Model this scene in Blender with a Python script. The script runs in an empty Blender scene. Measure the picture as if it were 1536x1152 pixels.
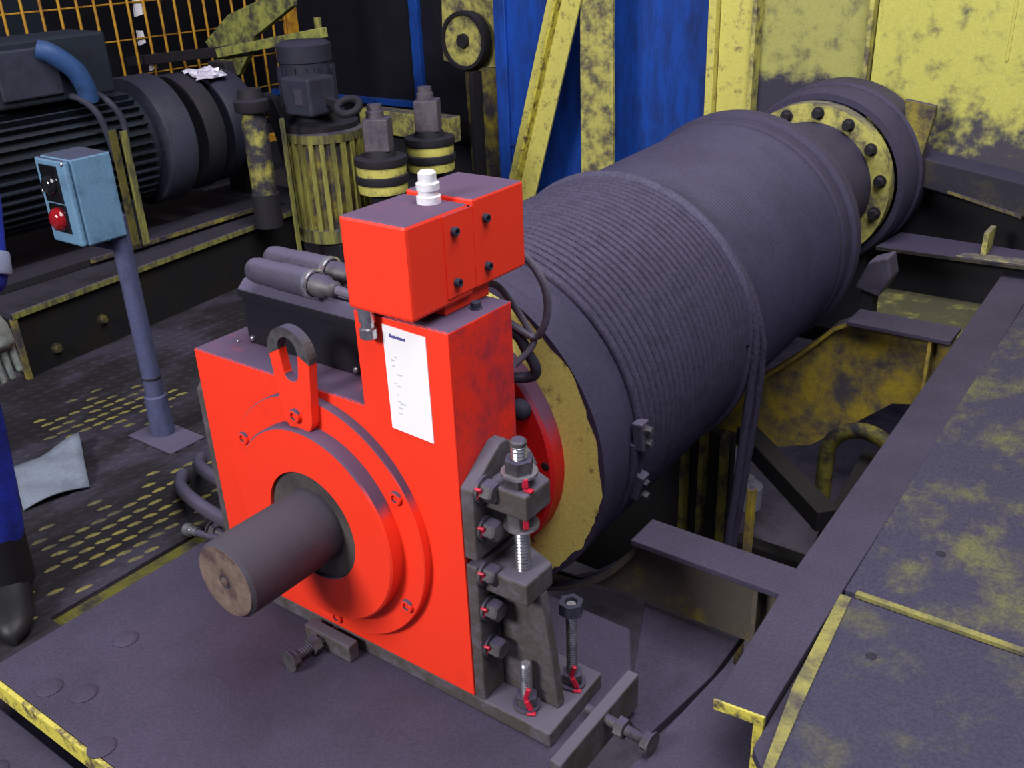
import bpy, bmesh, math, random
from mathutils import Vector, Matrix, Euler
random.seed(7)
PI = math.pi
scene = bpy.context.scene
COL = scene.collection

# ------------------------------------------------------------------ camera
cam_d = bpy.data.cameras.new('camera')
cam = bpy.data.objects.new('camera', cam_d)
COL.objects.link(cam)
cam_d.sensor_width = 36.0
cam_d.lens = 36.0 * 1445.4 / 1536.0
cam_d.clip_start = 0.02
cam.matrix_world = Matrix(((0.805335, -0.227821, 0.547297, 1.440000),
                           (0.591547, 0.369313, -0.716715, -1.200000),
                           (-0.038841, 0.900947, 0.432187, 1.576000),
                           (0, 0, 0, 1)))
scene.camera = cam

# ------------------------------------------------------------------ world and light
world = bpy.data.worlds.new('hall_air')
scene.world = world
world.use_nodes = True
bg = world.node_tree.nodes['Background']
bg.inputs[0].default_value = (0.62, 0.66, 0.95, 1)
bg.inputs[1].default_value = 0.11

def area(name, loc, target, size, power, color, size_y=None):
    d = bpy.data.lights.new(name, 'AREA')
    d.energy = power
    d.color = color
    d.shape = 'RECTANGLE'
    d.size = size
    d.size_y = size_y or size
    o = bpy.data.objects.new(name, d)
    COL.objects.link(o)
    o.location = loc
    o.rotation_euler = (Vector(target) - Vector(loc)).to_track_quat('-Z', 'Y').to_euler()
    return o

area('roof_light', (1.7, -0.2, 5.2), (0.5, 1.0, 0), 3.0, 330, (0.95, 0.93, 1.0), 4.2)
area('bay_light', (-0.9, -4.6, 3.3), (0.0, 0.4, 0.4), 1.6, 300, (1.0, 0.97, 0.98), 1.2)
area('back_light', (0.6, 1.6, 5.0), (0.2, 3.4, 0.6), 1.6, 60, (1.0, 0.98, 0.9), 1.0)
scene.view_settings.view_transform = 'Standard'
scene.view_settings.look = 'None'
scene.view_settings.gamma = 1.0
scene.view_settings.use_curve_mapping = False
scene.view_settings.exposure = 0.0

# ------------------------------------------------------------------ materials
DUST = (0.078, 0.069, 0.118)
MATS = {}
def paint(name, col, grime=None, amt=0.0, scale=6.0, rough=0.6, dust=0.0, metal=0.0,
          dustcol=DUST, bump=0.15, spec=0.3, sharp=0.12, grain=0.10, streak=(1, 1, 1), lo=0.55, hi=0.9, soot=None):
    """Painted or bare surface: base colour, grime patches by noise, dust lying on what faces up."""
    m = bpy.data.materials.new(name)
    m.use_nodes = True
    nt = m.node_tree
    N, L = nt.nodes, nt.links
    b = N['Principled BSDF']
    b.inputs['Roughness'].default_value = rough
    b.inputs['Metallic'].default_value = metal
    b.inputs['Specular IOR Level'].default_value = spec
    geo = N.new('ShaderNodeNewGeometry')
    mp = N.new('ShaderNodeMapping')
    mp.inputs['Scale'].default_value = streak
    L.new(geo.outputs['Position'], mp.inputs['Vector'])
    def noise(s, det=9.0, r=0.70):
        n = N.new('ShaderNodeTexNoise')
        n.inputs['Scale'].default_value = s
        n.inputs['Detail'].default_value = det
        n.inputs['Roughness'].default_value = r
        L.new(mp.outputs[0], n.inputs['Vector'])
        return n.outputs['Fac']
    def rng(src, a, c):
        r = N.new('ShaderNodeMapRange')
        r.interpolation_type = 'SMOOTHSTEP'
        r.inputs['From Min'].default_value = a
        r.inputs['From Max'].default_value = c
        L.new(src, r.inputs['Value'])
        return r.outputs[0]
    def mul(src, k):
        q = N.new('ShaderNodeMath'); q.operation = 'MULTIPLY'
        L.new(src, q.inputs[0])
        if isinstance(k, float): q.inputs[1].default_value = k
        else: L.new(k, q.inputs[1])
        return q.outputs[0]
    def mix(f, a, c):
        x = N.new('ShaderNodeMix'); x.data_type = 'RGBA'
        if isinstance(f, float): x.inputs[0].default_value = f
        else: L.new(f, x.inputs[0])
        for i, v in ((6, a), (7, c)):
            if isinstance(v, tuple): x.inputs[i].default_value = (*v, 1)
            else: L.new(v, x.inputs[i])
        return x.outputs[2]
    c = col
    if grime and amt > 0:
        t = 1.0 - amt
        nz = noise(scale)
        if soot:      # grime that thickens towards the foot of the thing, from height soot[1] down to soot[0]
            sx = N.new('ShaderNodeSeparateXYZ')
            L.new(geo.outputs['Position'], sx.inputs[0])
            dn = rng(sx.outputs[2], soot[1], soot[0])
            ad = N.new('ShaderNodeMath'); ad.operation = 'ADD'
            L.new(nz, ad.inputs[0]); L.new(mul(dn, soot[2]), ad.inputs[1])
            nz = ad.outputs[0]
        c = mix(rng(nz, 0.28 + 0.44 * t - sharp, 0.28 + 0.44 * t + sharp), c, grime)
    if grain > 0:
        g = noise(140.0, 2.0)
        k = rng(g, 0.3, 0.7)
        dark = mix(1.0, c, c) if not isinstance(c, tuple) else c
        v = N.new('ShaderNodeHueSaturation')
        if isinstance(dark, tuple): v.inputs['Color'].default_value = (*dark, 1)
        else: L.new(dark, v.inputs['Color'])
        mm = N.new('ShaderNodeMapRange')
        mm.inputs['To Min'].default_value = 1.0 - grain
        mm.inputs['To Max'].default_value = 1.0 + grain
        L.new(k, mm.inputs['Value'])
        L.new(mm.outputs[0], v.inputs['Value'])
        c = v.outputs[0]
    if dust > 0:
        s = N.new('ShaderNodeSeparateXYZ')
        L.new(geo.outputs['Normal'], s.inputs[0])
        up = rng(s.outputs[2], lo, hi)
        n2 = rng(noise(9.0), 0.25, 0.45)
        n3 = N.new('ShaderNodeMapRange')
        n3.inputs['To Min'].default_value = 0.82
        L.new(n2, n3.inputs['Value'])
        df = mul(mul(up, dust), n3.outputs[0])
        c = mix(df, c, dustcol)
        rr = N.new('ShaderNodeMapRange')
        rr.inputs['To Min'].default_value = rough
        rr.inputs['To Max'].default_value = 0.95
        L.new(df, rr.inputs['Value']); L.new(rr.outputs[0], b.inputs['Roughness'])
        sp = N.new('ShaderNodeMapRange')
        sp.inputs['To Min'].default_value = spec
        sp.inputs['To Max'].default_value = 0.05
        L.new(df, sp.inputs['Value']); L.new(sp.outputs[0], b.inputs['Specular IOR Level'])
    if isinstance(c, tuple):
        b.inputs['Base Color'].default_value = (*c, 1)
    else:
        L.new(c, b.inputs['Base Color'])
    if bump > 0:
        bp = N.new('ShaderNodeBump')
        bp.inputs['Strength'].default_value = bump
        bp.inputs['Distance'].default_value = 0.004
        L.new(noise(70.0, 4.0), bp.inputs['Height'])
        L.new(bp.outputs[0], b.inputs['Normal'])
    MATS[name] = m
    return m

SOOT = (0.016, 0.014, 0.020)
red = paint('red_paint', (0.95, 0.045, 0.016), (0.75, 0.03, 0.015), 0.10, 5, 0.42, 0.97, bump=0.02, grain=0.02, spec=0.35, lo=0.34, hi=0.52)
red_d = paint('red_paint_dusty', (0.92, 0.035, 0.014), (0.30, 0.03, 0.05), 0.36, 12, 0.5, 0.97, bump=0.03, grain=0.05, sharp=0.2)
red_dk = paint('red_flange_paint', (0.62, 0.012, 0.012), (0.25, 0.02, 0.03), 0.25, 8, 0.5, 0.9, bump=0.03, lo=0.1, hi=0.45)
yel = paint('yellow_paint', (0.60, 0.55, 0.13), (0.20, 0.165, 0.08), 0.26, 22, 0.6, 0.6, sharp=0.1)
yel_worn = paint('yellow_paint_worn', (0.52, 0.48, 0.12), (0.10, 0.088, 0.075), 0.46, 13, 0.7, 0.7, sharp=0.14)
yel_face = paint('yellow_drum_paint', (0.80, 0.76, 0.20), (0.26, 0.21, 0.07), 0.20, 24, 0.6, 0.3, sharp=0.08)
yel_dirty = paint('yellow_paint_filthy', (0.33, 0.27, 0.03), (0.045, 0.038, 0.048), 0.62, 8, 0.75, 0.9, sharp=0.16)
yel_dim = paint('yellow_paint_dull', (0.24, 0.23, 0.05), (0.05, 0.045, 0.04), 0.50, 9, 0.75, 0.8, sharp=0.18, streak=(3, 3, .6))
yel_bright = paint('yellow_edge_paint', (0.62, 0.55, 0.08), (0.10, 0.08, 0.05), 0.38, 26, 0.6, 0.2, sharp=0.1)
blue = paint('blue_cladding_paint', (0.010, 0.075, 0.44), (0.012, 0.035, 0.17), 0.42, 5, 0.55, 0.3, streak=(3, 3, .6), sharp=0.2)
blue_fr = paint('blue_frame_paint', (0.012, 0.075, 0.40), (0.01, 0.03, 0.15), 0.3, 7, 0.6, 0.3)
deck = paint('dusty_deck_steel', (0.052, 0.044, 0.076), (0.036, 0.031, 0.052), 0.45, 3, 0.8, 0.0, sharp=0.2, grain=0.14)
deckw = paint('worn_yellow_deck', (0.036, 0.031, 0.050), (0.013, 0.011, 0.014), 0.55, 2.2, 0.75, 0.0, sharp=0.07, streak=(1.2, .6, 1), grain=0.16)
deckr = paint('worn_right_deck', (0.042, 0.038, 0.070), (0.125, 0.122, 0.052), 0.36, 6.0, 0.75, 0.0, sharp=0.12, grain=0.2, streak=(1, .7, 1))
deckn = paint('dusty_near_deck', (0.042, 0.038, 0.070), (0.085, 0.085, 0.055), 0.28, 7.0, 0.75, 0.0, sharp=0.12, grain=0.2)
edge_y = paint('worn_yellow_band', (0.27, 0.25, 0.07), (0.07, 0.06, 0.06), 0.42, 11, 0.75, 0.0, sharp=0.16)
beam = paint('dusty_beam_steel', (0.055, 0.048, 0.030), SOOT, 0.45, 8, 0.8, 1.0, dustcol=(0.060, 0.052, 0.090), lo=0.4)
beam_y = paint('sooty_yellow_beam', (0.080, 0.068, 0.055), (0.22, 0.17, 0.02), 0.20, 9, 0.8, 1.0, dustcol=(0.060, 0.052, 0.090), lo=0.4)
web_y = paint('patchy_yellow_web', (0.46, 0.34, 0.03), (0.085, 0.072, 0.085), 0.50, 8, 0.75, 0.95, sharp=0.16, dustcol=(0.060, 0.052, 0.090))
dark = paint('dark_oily_steel', (0.016, 0.015, 0.019), SOOT, 0.4, 8, 0.7, 0.6, dustcol=(0.04, 0.036, 0.055))
black = paint('black_plastic', (0.012, 0.012, 0.016), None, 0, 5, 0.35, 0.92, dustcol=(0.095, 0.085, 0.135), bump=0.02, grain=0.04, lo=0.3, hi=0.7)
plug = paint('dusty_plug_shell', (0.062, 0.056, 0.082), (0.035, 0.03, 0.045), 0.3, 12, 0.5, 0.8, dustcol=(0.095, 0.085, 0.135))
steel = paint('dusty_grey_steel', (0.10, 0.095, 0.10), (0.045, 0.04, 0.05), 0.45, 16, 0.55, 0.8, metal=0.3)
bracket_m = paint('rusty_bracket_steel', (0.080, 0.068, 0.062), (0.125, 0.112, 0.135), 0.40, 15, 0.6, 0.95, metal=0.1, dustcol=(0.105, 0.095, 0.128))
zinc = paint('bright_zinc', (0.62, 0.62, 0.66), (0.30, 0.28, 0.32), 0.3, 30, 0.25, 0.25, metal=0.9, bump=0.02)
nickel = paint('bright_nickel', (0.92, 0.92, 0.95), None, 0, 5, 0.3, 0.0, metal=0.25, bump=0.0, spec=0.6)
shaft_m = paint('dusty_shaft_steel', (0.060, 0.050, 0.062), (0.04, 0.034, 0.05), 0.4, 7, 0.5, 0.9, metal=0.1, lo=0.1, hi=0.7, dustcol=(0.066, 0.060, 0.076))
shaft_end = paint('rusty_shaft_end', (0.21, 0.15, 0.12), (0.09, 0.055, 0.055), 0.4, 14, 0.6, 0.0, metal=0.2)
hub_m = paint('oily_hub_steel', (0.105, 0.092, 0.085), (0.07, 0.06, 0.065), 0.4, 12, 0.5, 0.5, metal=0.2)
rope_m = paint('dusty_wire_rope', (0.050, 0.043, 0.078), (0.036, 0.031, 0.056), 0.35, 25, 0.75, 0.0, grain=0.2, bump=0.3)
rope_top = paint('highlit_rope', (0.066, 0.059, 0.104), (0.048, 0.042, 0.074), 0.3, 30, 0.7, 0.0, grain=0.2, bump=0.3)  # paler copy of the rope colour, painting the highlight on the last turn
drum_m = paint('dusty_drum_steel', (0.046, 0.040, 0.076), (0.037, 0.032, 0.060), 0.45, 4, 0.7, 0.0, grain=0.12)
box_m = paint('pale_blue_enclosure', (0.13, 0.25, 0.38), (0.09, 0.16, 0.25), 0.3, 9, 0.5, 0.9, bump=0.03, dustcol=(0.05, 0.045, 0.075))
pole_m = paint('blue_grey_pole', (0.070, 0.078, 0.155), (0.045, 0.045, 0.08), 0.4, 9, 0.6, 0.4, streak=(1, 1, .4))
motor_m = paint('blue_black_motor_paint', (0.012, 0.020, 0.031), (0.014, 0.014, 0.022), 0.4, 6, 0.7, 0.75, dustcol=(0.023, 0.028, 0.044))
motor_b = paint('motor_conduit_blue', (0.03, 0.075, 0.20), (0.02, 0.03, 0.07), 0.3, 8, 0.5, 0.4, dustcol=(0.05, 0.06, 0.12))
ringm = paint('coupling_guard_grey', (0.033, 0.036, 0.058), (0.022, 0.022, 0.036), 0.4, 6, 0.65, 0.5, dustcol=(0.04, 0.038, 0.06))
thr_m = paint('thruster_motor_dark', (0.022, 0.024, 0.042), (0.020, 0.02, 0.03), 0.4, 8, 0.6, 0.6, dustcol=(0.045, 0.042, 0.072))
nut_m = paint('dusty_nut_block', (0.115, 0.098, 0.115), (0.07, 0.055, 0.075), 0.4, 14, 0.7, 0.7)
fence_m = paint('orange_yellow_fence', (0.50, 0.26, 0.02), (0.22, 0.09, 0.02), 0.35, 10, 0.6, 0.0)
dark_panel = paint('dark_cabinet_sheet', (0.012, 0.012, 0.020), (0.018, 0.016, 0.026), 0.4, 5, 0.6, 0.2)
hallwall = paint('dark_hall_wall', (0.020, 0.019, 0.024), (0.012, 0.011, 0.015), 0.5, 1.5, 0.9, 0.0)
concrete = paint('dirty_concrete', (0.27, 0.235, 0.30), (0.12, 0.10, 0.125), 0.4, 2.5, 0.9, 0.0)
floor_m = paint('oily_hall_floor', (0.026, 0.024, 0.030), (0.035, 0.030, 0.018), 0.3, 3, 0.85, 0.0)
paper_m = paint('white_paper', (0.93, 0.93, 0.94), None, 0, 5, 0.5, 0.0, bump=0.0, grain=0.0)
rag_m = paint('grey_rag', (0.17, 0.20, 0.25), (0.12, 0.14, 0.18), 0.4, 6, 0.9, 0.0, bump=0.2)
ink = paint('blue_ink', (0.10, 0.10, 0.34), None, 0, 5, 0.6, 0.0, bump=0.0, grain=0.0)
ink2 = paint('faint_ink', (0.55, 0.60, 0.64), None, 0, 5, 0.6, 0.0, bump=0.0, grain=0.0)
cable_m = paint('grey_cable', (0.12, 0.105, 0.14), None, 0, 5, 0.55, 0.6)
cable_k = paint('black_cable', (0.025, 0.022, 0.036), None, 0, 5, 0.5, 0.5, dustcol=(0.055, 0.05, 0.085))
button_k = paint('black_button', (0.008, 0.008, 0.01), None, 0, 5, 0.05, 0.0, bump=0.0, spec=0.9, grain=0.0)
button_r = paint('red_button', (0.26, 0.006, 0.010), None, 0, 5, 0.06, 0.0, bump=0.0, spec=0.9, grain=0.0)
mark_red = paint('red_marking_lacquer', (0.46, 0.015, 0.04), None, 0, 5, 0.4, 0.0, bump=0.05)
cloth = paint('blue_workwear', (0.012, 0.030, 0.36), (0.008, 0.016, 0.16), 0.45, 9, 0.85, 0.0, bump=0.3)
cloth_dk = paint('navy_workwear', (0.006, 0.009, 0.07), (0.005, 0.006, 0.03), 0.4, 9, 0.9, 0.0)
reflect = paint('reflective_tape', (0.20, 0.23, 0.34), None, 0, 5, 0.4, 0.0)
glove_m = paint('grey_green_glove', (0.14, 0.16, 0.14), (0.05, 0.06, 0.06), 0.45, 14, 0.85, 0.0)
boot_m = paint('black_boot_leather', (0.010, 0.010, 0.012), None, 0, 5, 0.5, 0.0)
skin_m = paint('skin', (0.46, 0.25, 0.17), None, 0, 5, 0.5, 0.0, bump=0.02, grain=0.0)
hair_m = paint('dark_hair', (0.02, 0.014, 0.01), None, 0, 5, 0.7, 0.0)
white_p = paint('white_plastic', (0.8, 0.8, 0.85), None, 0, 5, 0.3, 0.0, bump=0.0)
foil_m = paint('silver_foil_tape', (0.75, 0.72, 0.85), (0.35, 0.32, 0.42), 0.35, 25, 0.3, 0.0, metal=0.3, bump=0.3)
strut_m = paint('black_pit_steel', (0.014, 0.012, 0.013), None, 0, 5, 0.8, 0.0)

# ------------------------------------------------------------------ mesh helpers
class G:
    """Collects shapes in world (or, for a turned thing, its own) coordinates; one G becomes one mesh object."""
    def __init__(s):
        s.v, s.f, s.sm = [], [], []
    def add(s, vs, fs, smooth=False):
        o = len(s.v)
        s.v += [tuple(p) for p in vs]
        for f in fs:
            s.f.append([i + o for i in f]); s.sm.append(smooth)
        return s
    def box(s, x0, x1, y0, y1, z0, z1):
        vs = [(x, y, z) for x in (x0, x1) for y in (y0, y1) for z in (z0, z1)]
        return s.add(vs, [(0, 1, 3, 2), (4, 6, 7, 5), (0, 4, 5, 1), (2, 3, 7, 6), (0, 2, 6, 4), (1, 5, 7, 3)])
    def obox(s, c, size, rot=(0, 0, 0)):
        R = Euler(rot).to_matrix(); c = Vector(c)
        vs = [c + R @ Vector((sx * size[0] / 2, sy * size[1] / 2, sz * size[2] / 2)) for sx in (-1, 1) for sy in (-1, 1) for sz in (-1, 1)]
        return s.add(vs, [(0, 1, 3, 2), (4, 6, 7, 5), (0, 4, 5, 1), (2, 3, 7, 6), (0, 2, 6, 4), (1, 5, 7, 3)])
    def bar(s, p0, p1, w, h, up=(0, 0, 1)):
        p0, p1 = Vector(p0), Vector(p1)
        d = (p1 - p0).normalized(); sd = d.cross(Vector(up)).normalized(); u = sd.cross(d)
        vs = [p + sd * a * w / 2 + u * c * h / 2 for p in (p0, p1) for a in (-1, 1) for c in (-1, 1)]
        return s.add(vs, [(0, 1, 3, 2), (4, 6, 7, 5), (0, 4, 5, 1), (2, 3, 7, 6), (0, 2, 6, 4), (1, 5, 7, 3)])
    def prism(s, pts, ax, a, b, smooth=False):
        """Outline pts in the two other axes (in x,y,z order), extruded along axis ax from a to b."""
        def P(p, t):
            q = list(p); q.insert(ax, t); return q
        n = len(pts)
        vs = [P(p, a) for p in pts] + [P(p, b) for p in pts]
        fs = [tuple(range(n))[::-1], tuple(range(n, 2 * n))]
        fs += [(i, (i + 1) % n, n + (i + 1) % n, n + i) for i in range(n)]
        return s.add(vs, fs, smooth)
    def lathe(s, prof, origin=(0, 0, 0), axis=(0, 0, 1), n=48, closed=False, smooth=True, a0=0.0, a1=2 * PI):
        """prof: (radius, distance along the axis) pairs."""
        o = Vector(origin); w = Vector(axis).normalized()
        u = w.orthogonal().normalized(); q = w.cross(u)
        full = abs(a1 - a0 - 2 * PI) < 1e-6
        cols = n if full else n + 1
        vs = []
        for r, t in prof:
            for i in range(cols):
                a = a0 + (a1 - a0) * i / n
                vs.append(o + w * t + (u * math.cos(a) + q * math.sin(a)) * r)
        m = len(prof); fs = []
        for j in range(m if closed else m - 1):
            k = (j + 1) % m
            for i in range(n):
                i2 = (i + 1) % cols
                fs.append((j * cols + i, j * cols + i2, k * cols + i2, k * cols + i))
        base = len(s.v)
        s.add(vs, fs, smooth)
        if not closed and full:
            for j in (0, m - 1):
                if prof[j][0] > 1e-6:
                    s.f.append([base + j * cols + i for i in range(cols)]); s.sm.append(False)
        return s
    def cyl(s, p0, p1, r, r1=None, n=24, smooth=True):
        p0, p1 = Vector(p0), Vector(p1)
        return s.lathe([(r, 0), (r if r1 is None else r1, (p1 - p0).length)], p0, p1 - p0, n, smooth=smooth)
    def tube(s, pts, r, n=10, lobes=0, twist=0.0, depth=0.0):
        P = [Vector(p) for p in pts]
        vs, fs = [], []
        t0 = (P[1] - P[0]).normalized(); u = t0.orthogonal().normalized(); ph = 0.0
        for i, p in enumerate(P):
            t = (P[min(i + 1, len(P) - 1)] - P[max(i - 1, 0)]).normalized()
            u = (u - t * u.dot(t)).normalized(); w = t.cross(u)
            if i: ph += twist * (P[i] - P[i - 1]).length
            for k in range(n):
                a = 2 * PI * k / n
                rr = r * (1 - depth * (0.5 + 0.5 * math.cos(lobes * (a - ph)))) if lobes else r
                vs.append(p + (u * math.cos(a) + w * math.sin(a)) * rr)
        for i in range(len(P) - 1):
            for k in range(n):
                k2 = (k + 1) % n
                fs.append((i * n + k, i * n + k2, (i + 1) * n + k2, (i + 1) * n + k))
        fs += [tuple(range(n))[::-1], tuple(range((len(P) - 1) * n, len(P) * n))]
        return s.add(vs, fs, True)

def spline(pts, k=8):
    P = [Vector(p) for p in pts]
    P = [P[0] * 2 - P[1]] + P + [P[-1] * 2 - P[-2]]
    out = []
    for i in range(1, len(P) - 2):
        a, b, c, d = P[i - 1:i + 3]
        for j in range(k):
            t = j / k
            out.append(0.5 * (2 * b + (c - a) * t + (2 * a - 5 * b + 4 * c - d) * t * t + (3 * b - a - 3 * c + d) * t ** 3))
    out.append(P[-2])
    return out

def mesh_of(name, g, mat, off=(0, 0, 0)):
    me = bpy.data.meshes.new(name)
    ox, oy, oz = off
    me.from_pydata([(x - ox, y - oy, z - oz) for x, y, z in g.v], [], g.f)
    me.polygons.foreach_set('use_smooth', g.sm)
    bm = bmesh.new(); bm.from_mesh(me)
    bmesh.ops.recalc_face_normals(bm, faces=bm.faces[:])
    for e in bm.edges:
        if len(e.link_faces) == 2 and e.calc_face_angle(0) > 0.62: e.smooth = False
    bm.to_mesh(me); bm.free()
    me.materials.append(mat)
    return me
def bevel(o, w, seg=2):
    if w:
        m = o.modifiers.new('Bevel', 'BEVEL')
        m.width = w; m.segments = seg; m.limit_method = 'ANGLE'; m.angle_limit = math.radians(40)
        m.harden_normals = False
    return o
ORG = {}
PLACED = set()
def tag(o, label, cat, group=None):
    o['label'] = label; o['category'] = cat
    if group: o['group'] = group
    return o
def thing(name, label, cat, loc=(0, 0, 0), rot=None, group=None):
    o = bpy.data.objects.new(name, None)
    o.empty_display_size = 0.05
    COL.objects.link(o)
    o.location = loc
    if rot: o.rotation_euler = rot
    ORG[o.name] = (0, 0, 0) if rot else tuple(loc)
    return tag(o, label, cat, group)
def part(name, g, mat, parent, bev=0, label=None, kind=None):
    off = ORG[parent.name]
    o = bpy.data.objects.new(name, mesh_of(name, g, mat, off))
    COL.objects.link(o)
    o.parent = parent
    if parent.name in PLACED: o.matrix_parent_inverse = parent.matrix_basis.inverted()
    ORG[o.name] = off
    if label: o['label'] = label
    if kind: o['kind'] = kind
    return bevel(o, bev)
def solo(name, g, mat, label, cat, bev=0, group=None):
    xs, ys, zs = zip(*g.v)
    off = ((min(xs) + max(xs)) / 2, (min(ys) + max(ys)) / 2, min(zs))
    o = bpy.data.objects.new(name, mesh_of(name, g, mat, off))
    COL.objects.link(o)
    o.location = off
    ORG[o.name] = off
    return bevel(tag(o, label, cat, group), bev)
def struct(name, g, mat, bev=0):
    o = bpy.data.objects.new(name, mesh_of(name, g, mat))
    COL.objects.link(o)
    o['kind'] = 'structure'
    ORG[o.name] = (0, 0, 0)
    return bevel(o, bev)
SHARED = {}
def inst(name, key, build, mat, parent, loc, axis=(0, 0, 1), spin=0.0, scale=1.0, label=None, bev=0):
    """One small alike piece (bolt, nut ...), modelled along +Z, sharing its mesh."""
    k = (key, mat.name)
    if k not in SHARED:
        g = G(); build(g); SHARED[k] = mesh_of(key, g, mat)
    o = bpy.data.objects.new(name, SHARED[k])
    COL.objects.link(o)
    off = ORG[parent.name]
    q = Vector(axis).to_track_quat('Z', 'Y').to_matrix() @ Matrix.Rotation(spin, 3, 'Z')
    o.rotation_euler = q.to_euler()
    o.location = tuple(loc[i] - off[i] for i in range(3))
    o.scale = (scale,) * 3
    o.parent = parent
    if parent.name in PLACED: o.matrix_parent_inverse = parent.matrix_basis.inverted()
    PLACED.add(o.name)
    ORG[o.name] = off
    if label: o['label'] = label
    return bevel(o, bev)
# small fixings, along +Z, about 1 unit = 1 m
def hex_bolt(r, h):
    def b(g):
        g.lathe([(r * 1.25, 0), (r * 1.25, h * .18), (r * 1.0, h * .2)], n=24)
        g.lathe([(r, h * .18), (r, h * .86), (r * .86, h), (0.0001, h)], n=6, smooth=False)
    return b
def dome_bolt(r, h):
    def b(g):
        g.lathe([(r, 0), (r, h * .35), (r * .85, h * .7), (r * .5, h * .95), (0.0001, h)], n=20)
    return b
def cap_bolt(r, h):
    def b(g):
        g.lathe([(r, 0), (r, h * .85), (r * .9, h), (r * .55, h), (r * .55, h * .5), (0.0001, h * .5)], n=20)
    return b
def nut(r, h):
    def b(g):
        g.lathe([(r * .55, 0), (r, 0), (r, h), (r * .55, h)], n=6, smooth=False, closed=True)
    return b
def stud(g, p0, p1, r, pitch=0.0065):
    p0, p1 = Vector(p0), Vector(p1); L_ = (p1 - p0).length; n = max(2, int(L_ / pitch))
    prof = [(0.0001, 0)]
    for i in range(n):
        prof += [(r * .86, L_ * i / n), (r, L_ * (i + .5) / n)]
    prof += [(r * .8, L_), (0.0001, L_)]
    g.lathe(prof, p0, p1 - p0, 16)

# ================================================================== SETTING
# hall floor below the machine deck, dark hall walls far behind
fl = struct('floor', G().box(-9, 5, -4, 9, -1.30, -1.20), concrete)
struct('wall_left', G().box(-8.2, -8.0, -4, 9, -1.2, 3.2), hallwall)
struct('wall_back', G().box(-8.0, 5.0, 8.0, 8.2, -1.2, 3.2), hallwall)

# ------------------------------------------------------------------ machine deck
t = thing('foundation_plate', 'large dust-covered steel plate under the red brake housing, yellow front edge', 'deck plate', (0, -.2, -.03))
part('plate', G().prism([(-.655, -.55), (.62, -.55), (.62, .27), (.532, .415), (-.655, .415)], 2, -.012, .03), deck, t, .003)
part('edge_strip', G().box(-.60, .62, -.562, -.551, -.022, .031), yel_bright, t, .003, label='yellow painted front edge of the plate')
for x, y in ((-.47, -.50), (-.385, -.465), (-.205, -.535), (-.47, -.30)):
    inst('deck_bolt', 'deck_bolt', dome_bolt(.030, .007), deck, t, (x, y, .030))
g = G()
for i in range(70):
    x, y = random.uniform(-.64, .6), random.uniform(-.53, -.02)
    s_ = random.uniform(.0008, .0022)
    g.obox((x, y, .0306), (s_, s_ * random.uniform(.7, 1.6), s_ * .6), (0, 0, random.random() * 3))
part('grit', g, nut_m, t, kind='stuff')

t = thing('lower_front_plate', 'dusty steel plate a step below the yellow edge, at the bottom of the picture', 'deck plate', (-.2, -.9, -.10))
part('plate', G().prism([(-1.9, -1.5), (.70, -1.5), (.70, -.563), (-1.9, -.563)], 2, -.10, -.06), deck, t, .003)
for x, y in ((-.44, -.67), (-.20, -.66)):
    inst('deck_bolt', 'deck_bolt', dome_bolt(.030, .007), deck, t, (x, y, -.060))

# left tread plate with worn yellow lozenges
t = thing('tread_plate', 'steel tread plate with worn yellow lozenges, left of the slot in the deck', 'deck plate', (-1.3, .2, -.02))
part('plate', G().prism([(-2.155, -.56), (-.657, -.56), (-.657, -.36), (-.712, -.36), (-.712, .42), (-.657, .42), (-.657, 3.58), (-2.30, 3.58), (-2.33, 2.03)], 2, -.012, .028), deckw, t)
solo('rear_deck', G().prism([(-5.6, 2.03), (-2.34, 2.03), (-2.31, 4.6), (-5.6, 4.6)], 2, -.012, .027), floor_m, 'dark oily deck behind the plinth, under the cabinet', 'deck plate')
gy, gd = G(), G()
for i in range(28):
    for j in range(36):
        x = -2.10 + i * .052; y = -.5 + j * .052
        if x > -.735: continue
        a = .75 + random.uniform(-.12, .12)
        d1_ = math.hypot((x + .86) / .30, (y + .03) / .38); d2_ = math.hypot((x + 1.62) / .22, (y - .42) / .30)
        worn = random.random() < 1.25 - min(d1_, d2_ * 1.05)
        g = gy if worn else gd
        k_ = 1.15 if worn else 1.0
        g.lathe([(.021 * k_, 0), (.013 * k_, .0032), (.0001, .0034)], (0, 0, 0), (0, 0, 1), 8)
        ca, sa = math.cos(a + .6), math.sin(a + .6)
        g.v[-24:] = [(x + px * ca - py * .34 * sa, y + px * sa + py * .34 * ca, .028 + pz) for px, py, pz in g.v[-24:]]
lozm = paint('worn_lozenges', (0.21, 0.18, 0.04), (0.06, 0.052, 0.04), 0.45, 9, 0.7, 0.0, sharp=0.14)
part('worn_lozenges', gy, lozm, t, kind='stuff', label='raised lozenges worn to yellow')
part('tread_lozenges', gd, deckw, t, kind='stuff')
slot_m = paint('olive_slot_paint', (0.085, 0.080, 0.010), SOOT, 0.4, 9, 0.8, 0.0)
solo('slot_bottom', G().box(-.7115, -.6575, -.359, .419, -.011, .016), slot_m, 'olive painted strip at the bottom of the long slot in the deck', 'strip')

# plates in the pit on the right
solo('pit_plate', G().prism([(.40, .76), (.545, .43), (.63, .22), (.70, .20), (.735, .45), (.735, .76)], 2, -.07, -.04), deck,
     'dusty plate low in the gap below the front cross beam', 'deck plate', .003)
solo('infill_plate', G().prism([(.70, -.30), (.742, .05), (.777, .444), (.94, .444), (.955, -.30)], 2, .0, .028), deck,
     'dusty plate tucked under the front end of the side beam', 'deck plate', .003)
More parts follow.
